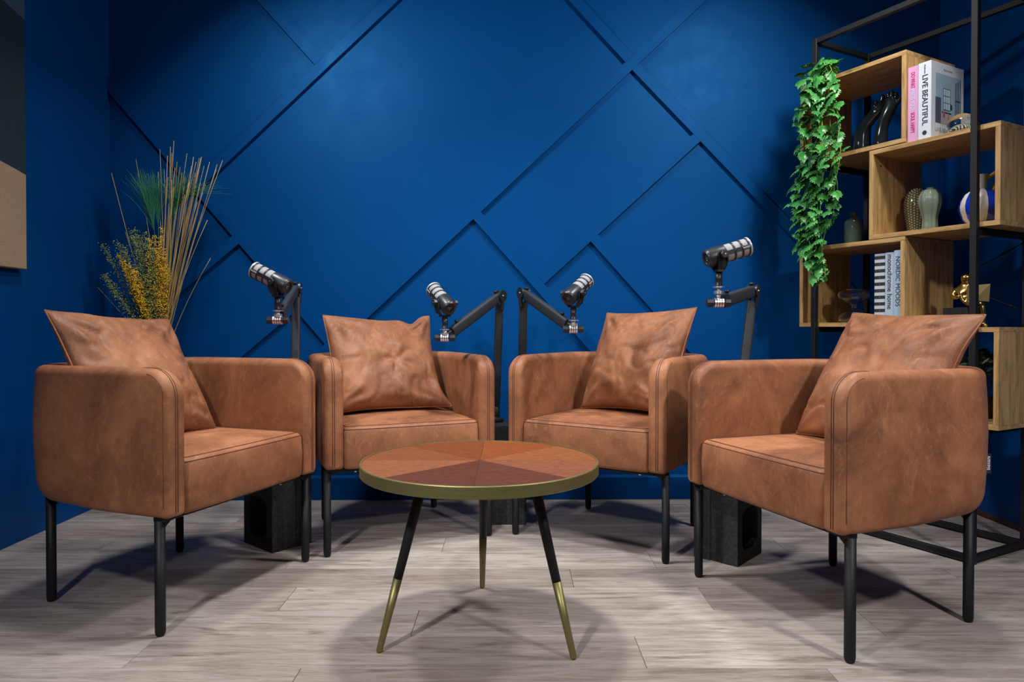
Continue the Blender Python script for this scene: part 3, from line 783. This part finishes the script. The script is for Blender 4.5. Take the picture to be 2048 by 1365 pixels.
o = empty('ribbed_vase', shloc(.412, .10, z2), 0, 'shorter grey green glass vase with vertical ribs, in front of the dotted vase', 'vase')
prof2 = [(.026, 0), (.028, .003), (.025, .02), (.024, .045), (.028, .065), (.034, .088), (.037, .110), (.035, .132), (.026, .148), (.013, .155), (.010, .157), (.011, .160)]
b = MB(); b.lathe(hollow(prof2, .0035), 64, rf=lambda a, t: 1 + .055 * cos(a * 9)); b.build('vase_body', GL_G, o)
o = empty('glass_bottle', shloc(.062, .16, 1.1325 + .0008), 0, 'squat grey green glass bottle with a short neck, on the box beside the plant', 'bottle')
prof3 = [(.034, 0), (.036, .004), (.036, .09), (.034, .105), (.024, .116), (.015, .121), (.0135, .135), (.017, .137), (.017, .143), (.0135, .144)]
b = MB(); b.lathe(hollow(prof3, .004), 40); b.build('bottle_body', GL_B, o)
# striped vase
o = empty('striped_vase', shloc(.578, .12, z2), R(-10), 'round cobalt blue and cream striped vase with a yellow twisted handle', 'vase')
prof4 = [(.028, 0), (.042, .005), (.058, .024), (.067, .051), (.069, .067), (.064, .088), (.052, .110), (.034, .123), (.017, .129)]
CR = mat('cream_glaze', S(205, 200, 186), .3)[0]; CB = mat('cobalt_glaze', (.004, .03, .38), .12, 0, .7)[0]; YL = mat('yellow_rope_glaze', (.75, .42, .02), .25)[0]
b = MB(); b.lathe(prof4, 96, mif=lambda a: 0 if ((a / (2 * pi) * 6) % 1) < .40 else 1); b.build('vase_body', [CR, CB], o)
b = MB(); b.lathe([(.018, .121), (.0165, .130), (.0165, .176), (.017, .178), (.013, .178), (.013, .14)], 32); sharp(b.build('neck', CR, o), 40)
hb = MB()
for st in range(3):
    pts = []
    for i in range(70):
        t = i / 69; a = -0.55 + t * 2.95; c = V((.055 - .040 * cos(a * 1.0), 0, .150 + .0 + .045 * sin(a)))
        cen = V((.018 + .058 * sin(t * pi) * 1.0, 0, .165 + .055 * sin(t * pi * .9) - .085 * t * t))
        tw = t * 26 + st * 2 * pi / 3; pts.append(cen + V((.004 * cos(tw), .0055 * sin(tw), .004 * cos(tw))))
    hb.tube(pts, .0052, 8)
hb.build('handle', YL, o)
# glass goblet in the lower box
z3 = .800 + BT + .0005
o = empty('glass_goblet', shloc(.090, .13, z3), 0, 'clear double ended glass goblet shaped like an hourglass, in the box with the books', 'glass')
prof5 = [(.045, 0), (.058, .006), (.062, .018), (.056, .032), (.035, .045), (.013, .058), (.010, .068), (.018, .080), (.045, .090), (.060, .102), (.063, .115), (.058, .128), (.040, .136)]
b = MB(); b.lathe(hollow(prof5, .0025), 48); b.build('goblet_body', GL_C, o)
# paperweight
o = empty('paperweight', shloc(.530, .085, 1.4745 + .0005), 0, 'clear glass dome with pale green marbled swirls, in front of the white book', 'paperweight')
b = MB(); b.lathe([(.036, 0)] + [(.047 * cos(a), .030 + .044 * sin(a) * (1 if a > 0 else .68)) for a in [(-40 + 13 * k) * pi / 180 for k in range(10)]] + [(.0002, .074)], 40); b.build('glass_dome', GL_C, o)
def swirl():
    m, nt, b = mat('marbled_swirl', rough=.3); v = coords(nt, rnd=False)
    wv = nd(nt, 'ShaderNodeTexWave', wave_type='BANDS'); wv.inputs['Scale'].default_value = 42; wv.inputs['Distortion'].default_value = 9; wv.inputs['Detail'].default_value = 1; wv.inputs['Detail Scale'].default_value = .6
    nt.links.new(v, wv.inputs[0]); nt.links.new(ramp(nt, wv.outputs['Fac'], [(.35, (.015, .05, .04)), (.5, (.25, .45, .36)), (.65, (.7, .72, .55))]), b.inputs['Base Color']); return m
b = MB(); b.lathe([(.030, .003)] + [(.038 * cos(a), .012 + .024 * sin(a)) for a in [(5 + 14 * k) * pi / 180 for k in range(6)]] + [(.0002, .036)], 32); b.build('marbled_core', swirl(), o)

# books
def book(x0, y0, z0, t, depth, h, name_lab, col, spine=None):
    r = sh('book', name_lab, 'book', None)
    cm = mat('cover', col, .45)[0]; pg = mat('pages', S(225, 222, 214), .8)[0]
    b = MB(); b.box((x0, y0, z0), (x0 + .0022, y0 + depth, z0 + h), bev=.0004); b.box((x0 + t - .0022, y0, z0), (x0 + t, y0 + depth, z0 + h), bev=.0004)
    b.box((x0 + .0005, y0 - .0002, z0), (x0 + t - .0005, y0 + .0022, z0 + h), bev=.0004); b.build('cover', cm, r)
    b = MB(); b.box((x0 + .0022, y0 + .0022, z0 + .0025), (x0 + t - .0022, y0 + depth - .003, z0 + h - .003)); b.build('pages', pg, r)
    return r
def spine_m(x, y, z): return M.Translation((x, y - .0006, z)) @ M.Rotation(pi / 2, 4, 'X') @ M.Rotation(-pi / 2, 4, 'Z')
zt2 = 1.4745 + .0005
INK = mat('ink_black', (.02, .02, .022), .6)[0]; MAG = mat('ink_magenta', (.55, .01, .16), .5)[0]; PALE = mat('ink_pale_blue', S(200, 205, 235), .5)[0]; GREY = mat('ink_grey', (.25, .25, .26), .6)[0]; GOLDI = mat('ink_gold', (.45, .33, .12), .5)[0]
bk = book(.374, .022, zt2, .037, .20, .272, 'pink book with magenta lettering on its spine, against the uppermost box', S(210, 152, 194))
text('spine_text', 'DO WHAT', .021, MAG, bk, spine_m(.392, .022, zt2 + .252), width=.057, bold=.0004)
text('spine_text', 'MAKES YOUR', .021, PALE, bk, spine_m(.392, .022, zt2 + .190), width=.078, bold=.0003)
text('spine_text', 'SOUL HAPPY', .021, MAG, bk, spine_m(.392, .022, zt2 + .106), width=.075, bold=.0004)
bk = book(.4125, .022, zt2, .046, .205, .275, 'thick white book with an interior photograph on its front cover', S(205, 212, 222))
text('spine_text', 'Andrews', .009, INK, bk, spine_m(.436, .022, zt2 + .266))
text('spine_text', 'LIVE BEAUTIFUL', .028, INK, bk, spine_m(.436, .022, zt2 + .230), width=.180, bold=.0004)
b = MB(); b.lathe([(.008, 0), (.008, .0005)], 18, M.Translation((.436, .0216, zt2 + .022)) @ M.Rotation(pi / 2, 4, 'X')); b.build('publisher_mark', INK, bk)
cx = .4125 + .046; 
def cov(lo, hi, col, name='cover_picture', d=.0003, rough=.4):
    b = MB(); b.box((cx, lo[0], lo[1]), (cx + d, hi[0], hi[1])); b.build(name, mat(name, col, rough)[0], bk)
yb = .022
cov((yb + .026, zt2 + .058), (yb + .185, zt2 + .236), S(150, 175, 196))                    # photograph
cov((yb + .026, zt2 + .058), (yb + .060, zt2 + .150), S(84, 82, 96), d=.0004)               # dark left wall
cov((yb + .060, zt2 + .058), (yb + .150, zt2 + .085), S(170, 158, 160), d=.0004)            # floor
cov((yb + .075, zt2 + .110), (yb + .118, zt2 + .185), S(190, 214, 224), d=.0005)            # window
for yy in (.075, .089, .103, .118): cov((yb + yy - .001, zt2 + .110), (yb + yy + .001, zt2 + .187), S(40, 52, 66), d=.0006)
for zz in (.110, .135, .160, .186): cov((yb + .075, zt2 + zz - .001), (yb + .119, zt2 + zz + .001), S(40, 52, 66), d=.0006)
for yy in (.150, .159, .168, .180): cov((yb + yy, zt2 + .060), (yb + yy + .0035, zt2 + .215 + (yy - .15) * .5), S(30, 48, 62), d=.0006)
cov((yb + .150, zt2 + .150), (yb + .183, zt2 + .153), S(30, 48, 62), d=.0006)
cov((yb + .066, zt2 + .098), (yb + .125, zt2 + .102), S(60, 48, 44), d=.0007)               # table
for (yy, zz, c_) in ((.072, .085, S(170, 92, 92)), (.100, .08, S(200, 120, 110)), (.118, .115, S(40, 70, 50))): cov((yb + yy, zt2 + zz), (yb + yy + .012, zt2 + zz + .018), c_, d=.0008)
def cover_m(y, z): return M.Translation((cx + .0004, y, z)) @ M.Rotation(pi / 2, 4, 'Z') @ M.Rotation(pi / 2, 4, 'X')
text('cover_text', 'LIVE BEAUTIFUL', .0205, GREY, bk, cover_m(yb + .024, zt2 + .034)); text('cover_text', 'LIVING', .009, GREY, bk, cover_m(yb + .07, zt2 + .016))
text('cover_text', 'Style at home', .010, GREY, bk, cover_m(yb + .075, zt2 + .254))
zb3 = z3
bk = book(.243, .03, zb3, .044, .19, .262, 'book with black and white striped spine, left of the other two in its box', S(190, 200, 208))
for k in range(10):
    z = zb3 + .014 + k * .0252
    b = MB(); b.box((.2433, .0293, z), (.2867, .0299, z + .0122)); b.build('stripe', INK, bk)
    if 0 < k < 9: b = MB(); b.lathe([(.0012, 0), (.0012, .0004)], 8, M.Translation((.265, .0292, z + .006)) @ M.Rotation(pi / 2, 4, 'X')); b.build('dot', GOLDI, bk)
bk = book(.2885, .026, zb3, .036, .19, .263, 'pale grey book with black serif spine lettering, in the middle of the three', S(172, 190, 208))
text('spine_text', 'monochrome home', .027, INK, bk, spine_m(.3065, .026, zb3 + .256), width=.205, bold=.0002)
bk = book(.3255, .022, zb3, .0285, .19, .268, 'pale blue grey book with thin grey lettering, rightmost of the three in its box', S(160, 184, 206))
text('spine_text', 'NORDIC MOODS', .024, INK, bk, spine_m(.340, .022, zb3 + .246), width=.185)
text('spine_text', 'm', .010, INK, bk, spine_m(.340, .022, zb3 + .02))

# ---- skinned figures helper
def skin(name, chains, m, parent, sub=2):
    """chains: list of [(x,y,z,r),...]; chains starting at a point already used are joined to it"""
    vs = []; es = []; rs = []; key = {}
    for ch in chains:
        prev = None
        for (x, y, z, r) in ch:
            k = (round(x, 5), round(y, 5), round(z, 5))
            if k not in key: key[k] = len(vs); vs.append((x, y, z)); rs.append(r)
            i = key[k]
            if prev is not None and prev != i: es.append((prev, i))
            prev = i
    me = bpy.data.meshes.new(name); me.from_pydata(vs, es, []); o = bpy.data.objects.new(name, me); COL.objects.link(o)
    mo = o.modifiers.new('skin', 'SKIN'); mo.use_smooth_shade = True
    for i, r in enumerate(rs): me.skin_vertices[0].data[i].radius = (r, r) if not isinstance(r, tuple) else r
    me.skin_vertices[0].data[0].use_root = True
    o.modifiers.new('sub', 'SUBSURF').levels = sub; o.modifiers['sub'].render_levels = sub
    dg = bpy.context.evaluated_depsgraph_get(); ev = bpy.data.meshes.new_from_object(o.evaluated_get(dg)); bpy.data.objects.remove(o)
    ev.materials.clear(); ev.materials.append(m)
    for p in ev.polygons: p.use_smooth = True
    n = bpy.data.objects.new(name, ev); link(n, parent); return n
# black sculpture of two arms
BGL = mat('glossy_black_ceramic', (.008, .012, .014), .18, 0, .6)[0]
o = sh('arm_sculpture', 'glossy black sculpture of two raised forearms with open fingers, in the uppermost box', 'sculpture')
zc = 1.478 + BT
def hz(chs): return [[(x, .12 + y, zc + z, r) for (x, y, z, r) in ch] for ch in chs]
P1_ = (.208, 0, .172, .019); P2_ = (.253, -.01, .168, .024)
skin('arm', hz([[(.121, 0, 0, .034), (.123, 0, .04, .031), (.125, 0, .082, .029), (.136, 0, .116, .026), (.165, 0, .137, .021), (.192, 0, .154, .021), P1_],
              [P1_, (.211, 0, .195, .0105), (.213, 0, .210, .009), (.212, 0, .222, .0075)],
              [P1_, (.222, .008, .190, .010), (.230, .008, .204, .0085), (.233, .006, .214, .007)],
              [(.192, 0, .154, .021), (.186, -.006, .176, .011), (.190, -.008, .190, .010), (.198, -.010, .198, .008)]]), BGL, o)
skin('arm', hz([[(.214, -.01, 0, .033), (.212, -.01, .03, .029), (.214, -.01, .062, .024), (.221, -.01, .100, .022), (.236, -.01, .132, .025), P2_],
              [P2_, (.249, -.012, .192, .0125), (.246, -.014, .206, .011), (.249, -.018, .216, .009)],
              [P2_, (.260, -.010, .193, .0125), (.262, -.012, .207, .011), (.257, -.016, .218, .009)],
              [P2_, (.272, -.008, .186, .011), (.277, -.010, .198, .0095), (.274, -.014, .208, .008)],
              [P2_, (.276, -.008, .170, .010), (.286, -.010, .174, .009), (.293, -.012, .182, .007)]]), BGL, o)
# golden reading figure on a black cube
z4 = .7985 + .0005
o = sh('reading_figure', 'small golden seated figure reading an open newspaper, on a black cube', 'figurine')
fx, fy = .540, .085
b = MB(); b.box((fx - .055, fy - .03, z4), (fx + .030, fy + .06, z4 + .068), bev=.001); b.build('cube_base', BLACKP, o)
zs = z4 + .068
skin('figure', [[(fx, fy + .012, zs + .018, (.040, .030)), (fx + .002, fy + .010, zs + .045, (.038, .028)), (fx + .004, fy + .006, zs + .070, (.038, .025)), (fx + .006, fy + .004, zs + .084, .012), (fx + .008, fy, zs + .095, .0165), (fx + .009, fy - .002, zs + .107, .0185), (fx + .009, fy - .002, zs + .118, .012)],
                [(fx + .004, fy + .006, zs + .070, (.038, .025)), (fx - .025, fy + .004, zs + .064, .0115), (fx - .032, fy - .008, zs + .038, .0105), (fx - .008, fy - .026, zs + .034, .007), (fx + .006, fy - .032, zs + .040, .006)],
                [(fx + .004, fy + .006, zs + .070, (.038, .025)), (fx + .030, fy + .002, zs + .064, .0115), (fx + .040, fy - .008, zs + .040, .0105), (fx + .052, fy - .02, zs + .046, .007)],
                [(fx, fy + .012, zs + .018, (.040, .030)), (fx + .022, fy - .010, zs + .014, .014), (fx + .052, fy - .026, zs + .010, .013), (fx + .054, fy - .028, zs - .02, .010), (fx + .055, fy - .030, z4 + .014, .0075), (fx + .057, fy - .032, z4 + .007, .007), (fx + .072, fy - .042, z4 + .006, .006)],
                [(fx, fy + .012, zs + .018, (.040, .030)), (fx + .034, fy + .004, zs + .014, .014), (fx + .064, fy - .008, zs + .010, .013), (fx + .068, fy - .010, zs - .02, .010), (fx + .071, fy - .012, z4 + .014, .0075), (fx + .073, fy - .014, z4 + .007, .007), (fx + .088, fy - .024, z4 + .006, .006)]], GOLD, o)
b = MB()
for (p, q) in (((fx + .030, -.036), (fx + .064, -.060)), ((fx + .064, -.060), (fx + .094, -.024))):
    a0 = V((p[0], fy + p[1], 0)); a1 = V((q[0], fy + q[1], 0)); n = (a1 - a0).cross(V((0, 0, 1))).normalized() * .0008
    lo, hi = zs + .022, zs + .078
    vs = [a0 + V((0, 0, lo)) + n, a1 + V((0, 0, lo - .004)) + n, a1 + V((.004, 0, hi)) + n, a0 + V((0, 0, hi - .004)) + n, a0 + V((0, 0, lo)) - n, a1 + V((0, 0, lo - .004)) - n, a1 + V((.004, 0, hi)) - n, a0 + V((0, 0, hi - .004)) - n]
    b.add(vs, [(0, 1, 2, 3), (7, 6, 5, 4), (0, 4, 5, 1), (1, 5, 6, 2), (2, 6, 7, 3), (3, 7, 4, 0)], False)
b.build('newspaper', mat('gold_matte', (.5, .38, .16), .4, .9)[0], o)

# ------------------------------------------------------------------ plants
def leafmat(name, c0, c1, rough=.4):
    m, nt, b = mat(name, c0, rough)
    tc = nd(nt, 'ShaderNodeTexCoord'); oi = nd(nt, 'ShaderNodeObjectInfo')
    c = ramp(nt, noise_n(nt, tc.outputs['Object'], 45, 3), [(.35, c0), (.65, c1)])
    t = ramp(nt, oi.outputs['Random'], [(0, (.62, .72, .7)), (1, (1.15, 1.15, .95))])
    nt.links.new(mixc(nt, c, t, 1, 'MULTIPLY'), b.inputs['Base Color'])
    b.inputs['Subsurface Weight'].default_value = 0
    return m
LEAF = leafmat('leaf_green', (.020, .15, .032), (.055, .29, .06)); VINE = mat('vine_green', (.16, .42, .05), .5)[0]; DLEAF = leafmat('dark_leaf', (.010, .035, .014), (.02, .06, .02))
EDGE = mat('leaf_edge', (.13, .36, .08), .45)[0]
def leaf_mesh(seed, L=.046, W_=.042):
    rs = random.Random(seed); n = 9; vs = []; fs = []
    # outline half: heart shaped, with notches
    half = [(0, -.02), (.20, -.14), (.42, -.10), (.52, .08), (.36, .14), (.53, .26), (.36, .32), (.46, .46), (.29, .50), (.32, .66), (.17, .68), (.0, 1.0)]
    half = [(x * (1 + rs.uniform(-.1, .1)), y + rs.uniform(-.02, .02)) for (x, y) in half]
    half[0] = (0, 0); half[-1] = (0, 1.0)
    mid = [(0, y) for (_, y) in half]
    def P(x, y): return V((x * W_, y * L, -.16 * L * (2 * x) ** 2 + .20 * L * sin(y * 2.0) * .5 - .22 * L * y * y + .05 * L * sin(y * 14) * x))
    b = MB()
    for s_ in (-1, 1):
        base = len(b.v); pts = []
        for (x, y) in half: pts += [P(0, max(0, min(1, y))), P(s_ * x * .86, y * .97 + .005), P(s_ * x, y)]
        ff = []; mi = []
        for i in range(len(half) - 1):
            a = 3 * i
            for q, mm in (((a, a + 1, a + 4, a + 3), 0), ((a + 1, a + 2, a + 5, a + 4), 1)):
                ff.append(q if s_ > 0 else q[::-1]); mi.append(mm)
        for q, mm in zip(ff, mi): b.add([], [], True); 
        b.v += [tuple(p) for p in pts]
        for q, mm in zip(ff, mi): b.f.append([base + i for i in q]); b.m.append(mm); b.sm.append(True)
    o = b.build('leaf', [LEAF, EDGE]); me = o.data; bpy.data.objects.remove(o); return me
LM = [leaf_mesh(k, L, W_) for k, (L, W_) in enumerate(((.046, .044), (.052, .046), (.040, .040), (.048, .038)))]
pl = sh('trailing_plant', 'green trailing plant with notched leaves hanging from the top left of the oak boxes', 'plant')
rs = random.Random(12)
# half-silhouette of the drape: (z, x_min, x_max) in shelf coordinates at y about -0.06
SIL = [(1.847, 0.018, 0.097), (1.806, -0.01, 0.132), (1.706, -0.01, 0.142), (1.604, -0.019, 0.169), (1.504, -0.028, 0.186), (1.408, -0.052, 0.178), (1.31, -0.056, 0.162), (1.21, -0.045, 0.136), (1.108, -0.001, 0.124), (1.027, 0.056, 0.12), (0.957, 0.075, 0.102)]
def sil(z):
    for (z0, a0, b0), (z1, a1, b1) in zip(SIL, SIL[1:]):
        if z0 >= z >= z1:
            t = (z0 - z) / (z0 - z1); return a0 + (a1 - a0) * t, b0 + (b1 - b0) * t
    return SIL[-1][1:]
vines = []
for k in range(11):
    f = (k + .5) / 11; ztop = 1.845 + rs.uniform(-.01, .03); zend = [1.12, 1.06, 1.02, 1.04, 1.00, .975, .965, .985, 1.06, 1.2, 1.30][k]
    pts = []; z = ztop; ph = rs.uniform(0, 6); yy = rs.uniform(-.085, -.045)
    a, c = sil(1.80); x0 = a + (c - a) * f
    pts.append(V((.03 + .02 * sin(k * 2.3), .07 + .015 * cos(k * 1.7), 1.821))); pts.append(V((x0 * .6 + .015, .02, 1.838 + .012 * sin(k * 1.9)))); 
    while z > zend:
        a, c = sil(z); x = a + (c - a) * (.04 + .92 * f) + .010 * sin(z * 23 + ph)
        pts.append(V((x, yy + .012 * sin(z * 17 + ph * 2) + (.0 if z < 1.80 else .03), z))); z -= .03
    b = MB(); b.tube(pts, .0015, 6); b.build('vine', VINE, pl); vines.append(pts[2:])
nleaf = 0
def put_leaf(p, heading, droop, scale, roll):
    global nleaf
    o = bpy.data.objects.new('leaf', rs.choice(LM)); link(o, pl)
    m = M.Translation(p) @ M.Rotation(heading, 4, 'Z') @ M.Rotation(droop, 4, 'X') @ M.Rotation(roll, 4, 'Y') @ M.Scale(scale, 4)
    o.matrix_basis = m; nleaf += 1
allp = [p for pts in vines for p in pts]; rs.shuffle(allp)
if True:
    for i, p in enumerate(allp[:278]):
        if True:
            side = rs.choice((-1, 1))
            # tip of the leaf points outward (towards -y) and down
            h = pi + rs.uniform(-1.15, 1.15); q = p + V((rs.uniform(-.020, .020), rs.uniform(-.03, .004), rs.uniform(-.014, .014)))
            put_leaf(q, h, R(rs.uniform(-78, -28)), rs.uniform(.85, 1.2), R(rs.uniform(-25, 25)))
for k in range(18):
    a = rs.uniform(0, 2 * pi); put_leaf(V((-.005 + .055 * cos(a), .02 + .045 * sin(a), 1.842 + rs.uniform(0, .04))), a - pi / 2, R(rs.uniform(-30, 20)), rs.uniform(.8, 1.05), R(rs.uniform(-30, 30)))
b = MB(); b.tube([(.03, .04, 1.818), (.045, .03, 1.84), (.055, .03, 1.868)], .0013, 6); b.build('vine', VINE, pl)
put_leaf(V((.05, .03, 1.868)), R(-80), R(18), 1.1, R(20)); put_leaf(V((.058, .03, 1.866)), R(-100), R(10), .9, R(-30))
# dark plant in the lowest box
dp = sh('leafy_plant', 'dark leafy plant standing inside the lowest oak box', 'plant')
zb4 = .458 + BT + .0005
b = MB(); b.lathe([(.04, 0), (.05, .07), (.052, .075), (.046, .075), (.044, .06), (.0002, .06)], 28, M.Translation((.545, .19, zb4))); b.build('pot', mat('dark_pot', (.02, .02, .022), .5)[0], dp)
b = MB()
for k in range(300):
    a = rs.uniform(0, 2 * pi); e = rs.uniform(-.25, 1.45); r = .098 * rs.uniform(.55, 1)
    c = V((.545 + r * cos(a) * cos(e), .19 + r * sin(a) * cos(e), zb4 + .15 + .095 * sin(e) * rs.uniform(.6, 1)))
    d = V((rs.uniform(-1, 1), rs.uniform(-1, 1), rs.uniform(-1, 1))).normalized(); n = d.cross(V((rs.uniform(-1, 1), rs.uniform(-1, 1), 1))).normalized(); s_ = d.cross(n)
    l = .016; b.add([c - d * l, c + s_ * l * .45 + n * .003, c + d * l, c - s_ * l * .45 + n * .003], [(0, 1, 2), (0, 2, 3)], True)
x = b.build('foliage', DLEAF, dp); x['kind'] = 'stuff'
b = MB()
for k in range(7):
    a = k * .9; b.tube([(.545, .19, zb4 + .06), (.545 + .04 * cos(a), .19 + .04 * sin(a), zb4 + .14)], .002, 5)
b.build('stem', DLEAF, dp)

# ------------------------------------------------------------------ floor vase with dried bouquet
VX, VY, VZ = -1.515, 2.995, .795
o = empty('floor_vase', (VX, VY, 0), 0, 'dark teal glazed vase in the left corner, holding the dried bouquet', 'vase')
b = MB(); b.lathe(hollow([(.05, 0), (.056, .01), (.062, .2), (.078, .45), (.088, .60), (.084, .68), (.06, .735), (.040, .76), (.036, .78), (.042, VZ)], .004), 48)
b.build('vase_body', mat('teal_glaze', (.006, .045, .06), .08, 0, .8)[0], o)
bq = empty('dried_bouquet', (VX, VY, .5), 0, 'dried reeds, yellow flower sprigs and green grass plumes standing in the teal vase', 'bouquet')
bz = VZ - .5
STRAW = mat('straw', S(178, 150, 92), .7)[0]; STRAW2 = mat('straw_dark', S(146, 120, 66), .7)[0]; GRASS = mat('green_grass', S(52, 128, 96), .6)[0]; SPRG = mat('grey_green_sprig', S(138, 162, 108), .7)[0]; YEL = mat('yellow_bloom', S(245, 196, 16), .6)[0]
rb = random.Random(3)
SC = VY / 1390.0
def px(x, y, dy=0): return V(((x - 1024) * (VY + dy) / 1390.0 - VX, dy, EYE + (659 - y) * (VY + dy) / 1390.0 - .5))
root_b = V((0, 0, bz - .02))
def stalk(tip, bow=.02, r=.0017, name='reed', m=STRAW, n=7, parent=bq, root=None):
    root = root or V((rb.uniform(-.02, .02), rb.uniform(-.015, .015), bz - .12))
    mid = root.lerp(tip, .5) + V((bow * rb.uniform(-1, 1), bow * rb.uniform(-.6, .6), 0)); mid.x = mid.x * .88
    pts = [((root * (1 - t) + mid * t) * (1 - t) + (mid * (1 - t) + tip * t) * t) for t in [i / n for i in range(n + 1)]]
    b = MB(); b.tube(pts, [r * (1.15 - .45 * i / n) for i in range(n + 1)], 6); b.build(name, m, parent); return pts
TIPS = [(225, 352), (274, 325), (322, 305), (337, 318), (343, 300), (350, 288), (346, 312), (356, 330), (362, 340), (376, 313), (385, 338), (389, 320), (394, 330), (400, 322), (405, 320), (403, 322), (410, 338), (421, 330), (436, 335), (447, 327), (434, 345), (398, 345), (392, 352),
        (372, 360), (366, 352), (352, 342), (330, 345), (318, 350), (338, 360), (345, 365), (380, 370), (392, 380), (402, 372), (412, 375), (416, 446), (422, 522), (350, 380), (360, 395), (334, 380), (371, 395), (386, 400), (396, 410), (252, 470), (196, 580), (379, 420), (340, 400), (355, 410), (405, 400)]
for i, (x, y) in enumerate(TIPS):
    stalk(px(x, y, rb.uniform(-.06, .08)), .02, rb.uniform(.0013, .0021), m=STRAW if rb.random() < .75 else STRAW2)
# green grass plumes: fans of fine blades
def plume(base, tip, spread, n, droop=.04):
    b = MB(); base = V(base); tip = V(tip); L = (tip - base).length; d = (tip - base).normalized()
    for k in range(n):
        s_ = V((rb.gauss(0, 1), rb.gauss(0, .7), rb.gauss(0, .4))) * spread; st = base + d * L * rb.uniform(0, .35)
        e = base + d * L * rb.uniform(.75, 1.05) + s_; md = st.lerp(e, .55) + d * .012
        pts = [((st * (1 - t) + md * t) * (1 - t) + (md * (1 - t) + (e + V((s_.x * .5, 0, -droop * abs(s_.x) / max(spread, .001) * .4))) * t) * t) for t in (0, .25, .5, .75, 1)]
        b.tube(pts, [.0009, .0009, .0008, .0006, .0003], 3, caps=False)
    x = b.build('grass_plume', GRASS, bq); x['kind'] = 'stuff'
for (bx, by, tx, ty, sp, n) in ((310, 470, 288, 345, .030, 90), (318, 460, 312, 350, .028, 80), (345, 440, 372, 352, .045, 110), (352, 420, 395, 365, .035, 60)):
    dy = rb.uniform(.0, .06); plume(px(bx, by, dy), px(tx, ty, dy), sp, n)
    stalk(px(bx, by, dy), .005, .0014, 'grass_stem', GRASS)
# sprigs: stem with many small buds
def sprig(tip, m, nb, fr0=.42, wid=.010, sz=.0032, name='flower_sprig'):
    r0 = V((rb.uniform(-.02, .01), rb.uniform(-.015, .015), bz - .1)); tip = V(tip)
    mid = r0.lerp(tip, .5) + V((rb.uniform(-.012, .012), rb.uniform(-.02, .02), .012))
    f = lambda t: ((r0 * (1 - t) + mid * t) * (1 - t) + (mid * (1 - t) + tip * t) * t)
    b = MB(); b.tube([f(i / 6) for i in range(7)], [.0014 - .00012 * i for i in range(7)], 5)
    for k in range(nb):
        t = fr0 + (1 - fr0) * rb.random(); c = f(t); w_ = wid * (1.25 - t * .75)
        q = c + V((rb.gauss(0, w_), rb.gauss(0, w_), rb.gauss(0, w_ * .8)))
        if k % 6 == 0: b.tube([c, q], .0005, 3, caps=False)
        r = sz * rb.uniform(.6, 1.15); d1 = V((rb.gauss(0, 1), rb.gauss(0, 1), rb.gauss(0, 1))).normalized(); d2 = d1.orthogonal().normalized(); d3 = d1.cross(d2)
        vs = [q + d1 * r, q + d2 * r * .8, q + d3 * r * .7, q - d2 * r * .8, q - d3 * r * .7, q - d1 * r * .8]
        b.add(vs, [(0, 1, 2), (0, 2, 3), (0, 3, 4), (0, 4, 1), (5, 2, 1), (5, 3, 2), (5, 4, 3), (5, 1, 4)], True, 1)
    b.build(name, [STRAW2, m], bq)
for (x, y) in ((236, 515), (246, 520), (250, 540), (262, 560), (270, 545), (312, 475), (322, 480), (325, 495), (318, 510), (330, 520), (308, 485), (335, 540), (282, 560), (326, 460), (258, 530), (300, 480)):
    sprig(px(x, y, rb.uniform(-.09, -.02)), YEL, 190, .36, .011, .0036)
for (x, y) in ((262, 470), (270, 462), (236, 490), (280, 478), (290, 470), (300, 480), (250, 500), (209, 555), (218, 575), (275, 500), (295, 495), (240, 512), (305, 500), (206, 495)):
    sprig(px(x, y, rb.uniform(-.05, .04)), SPRG, 330, .30, .015, .0040, 'green_sprig')
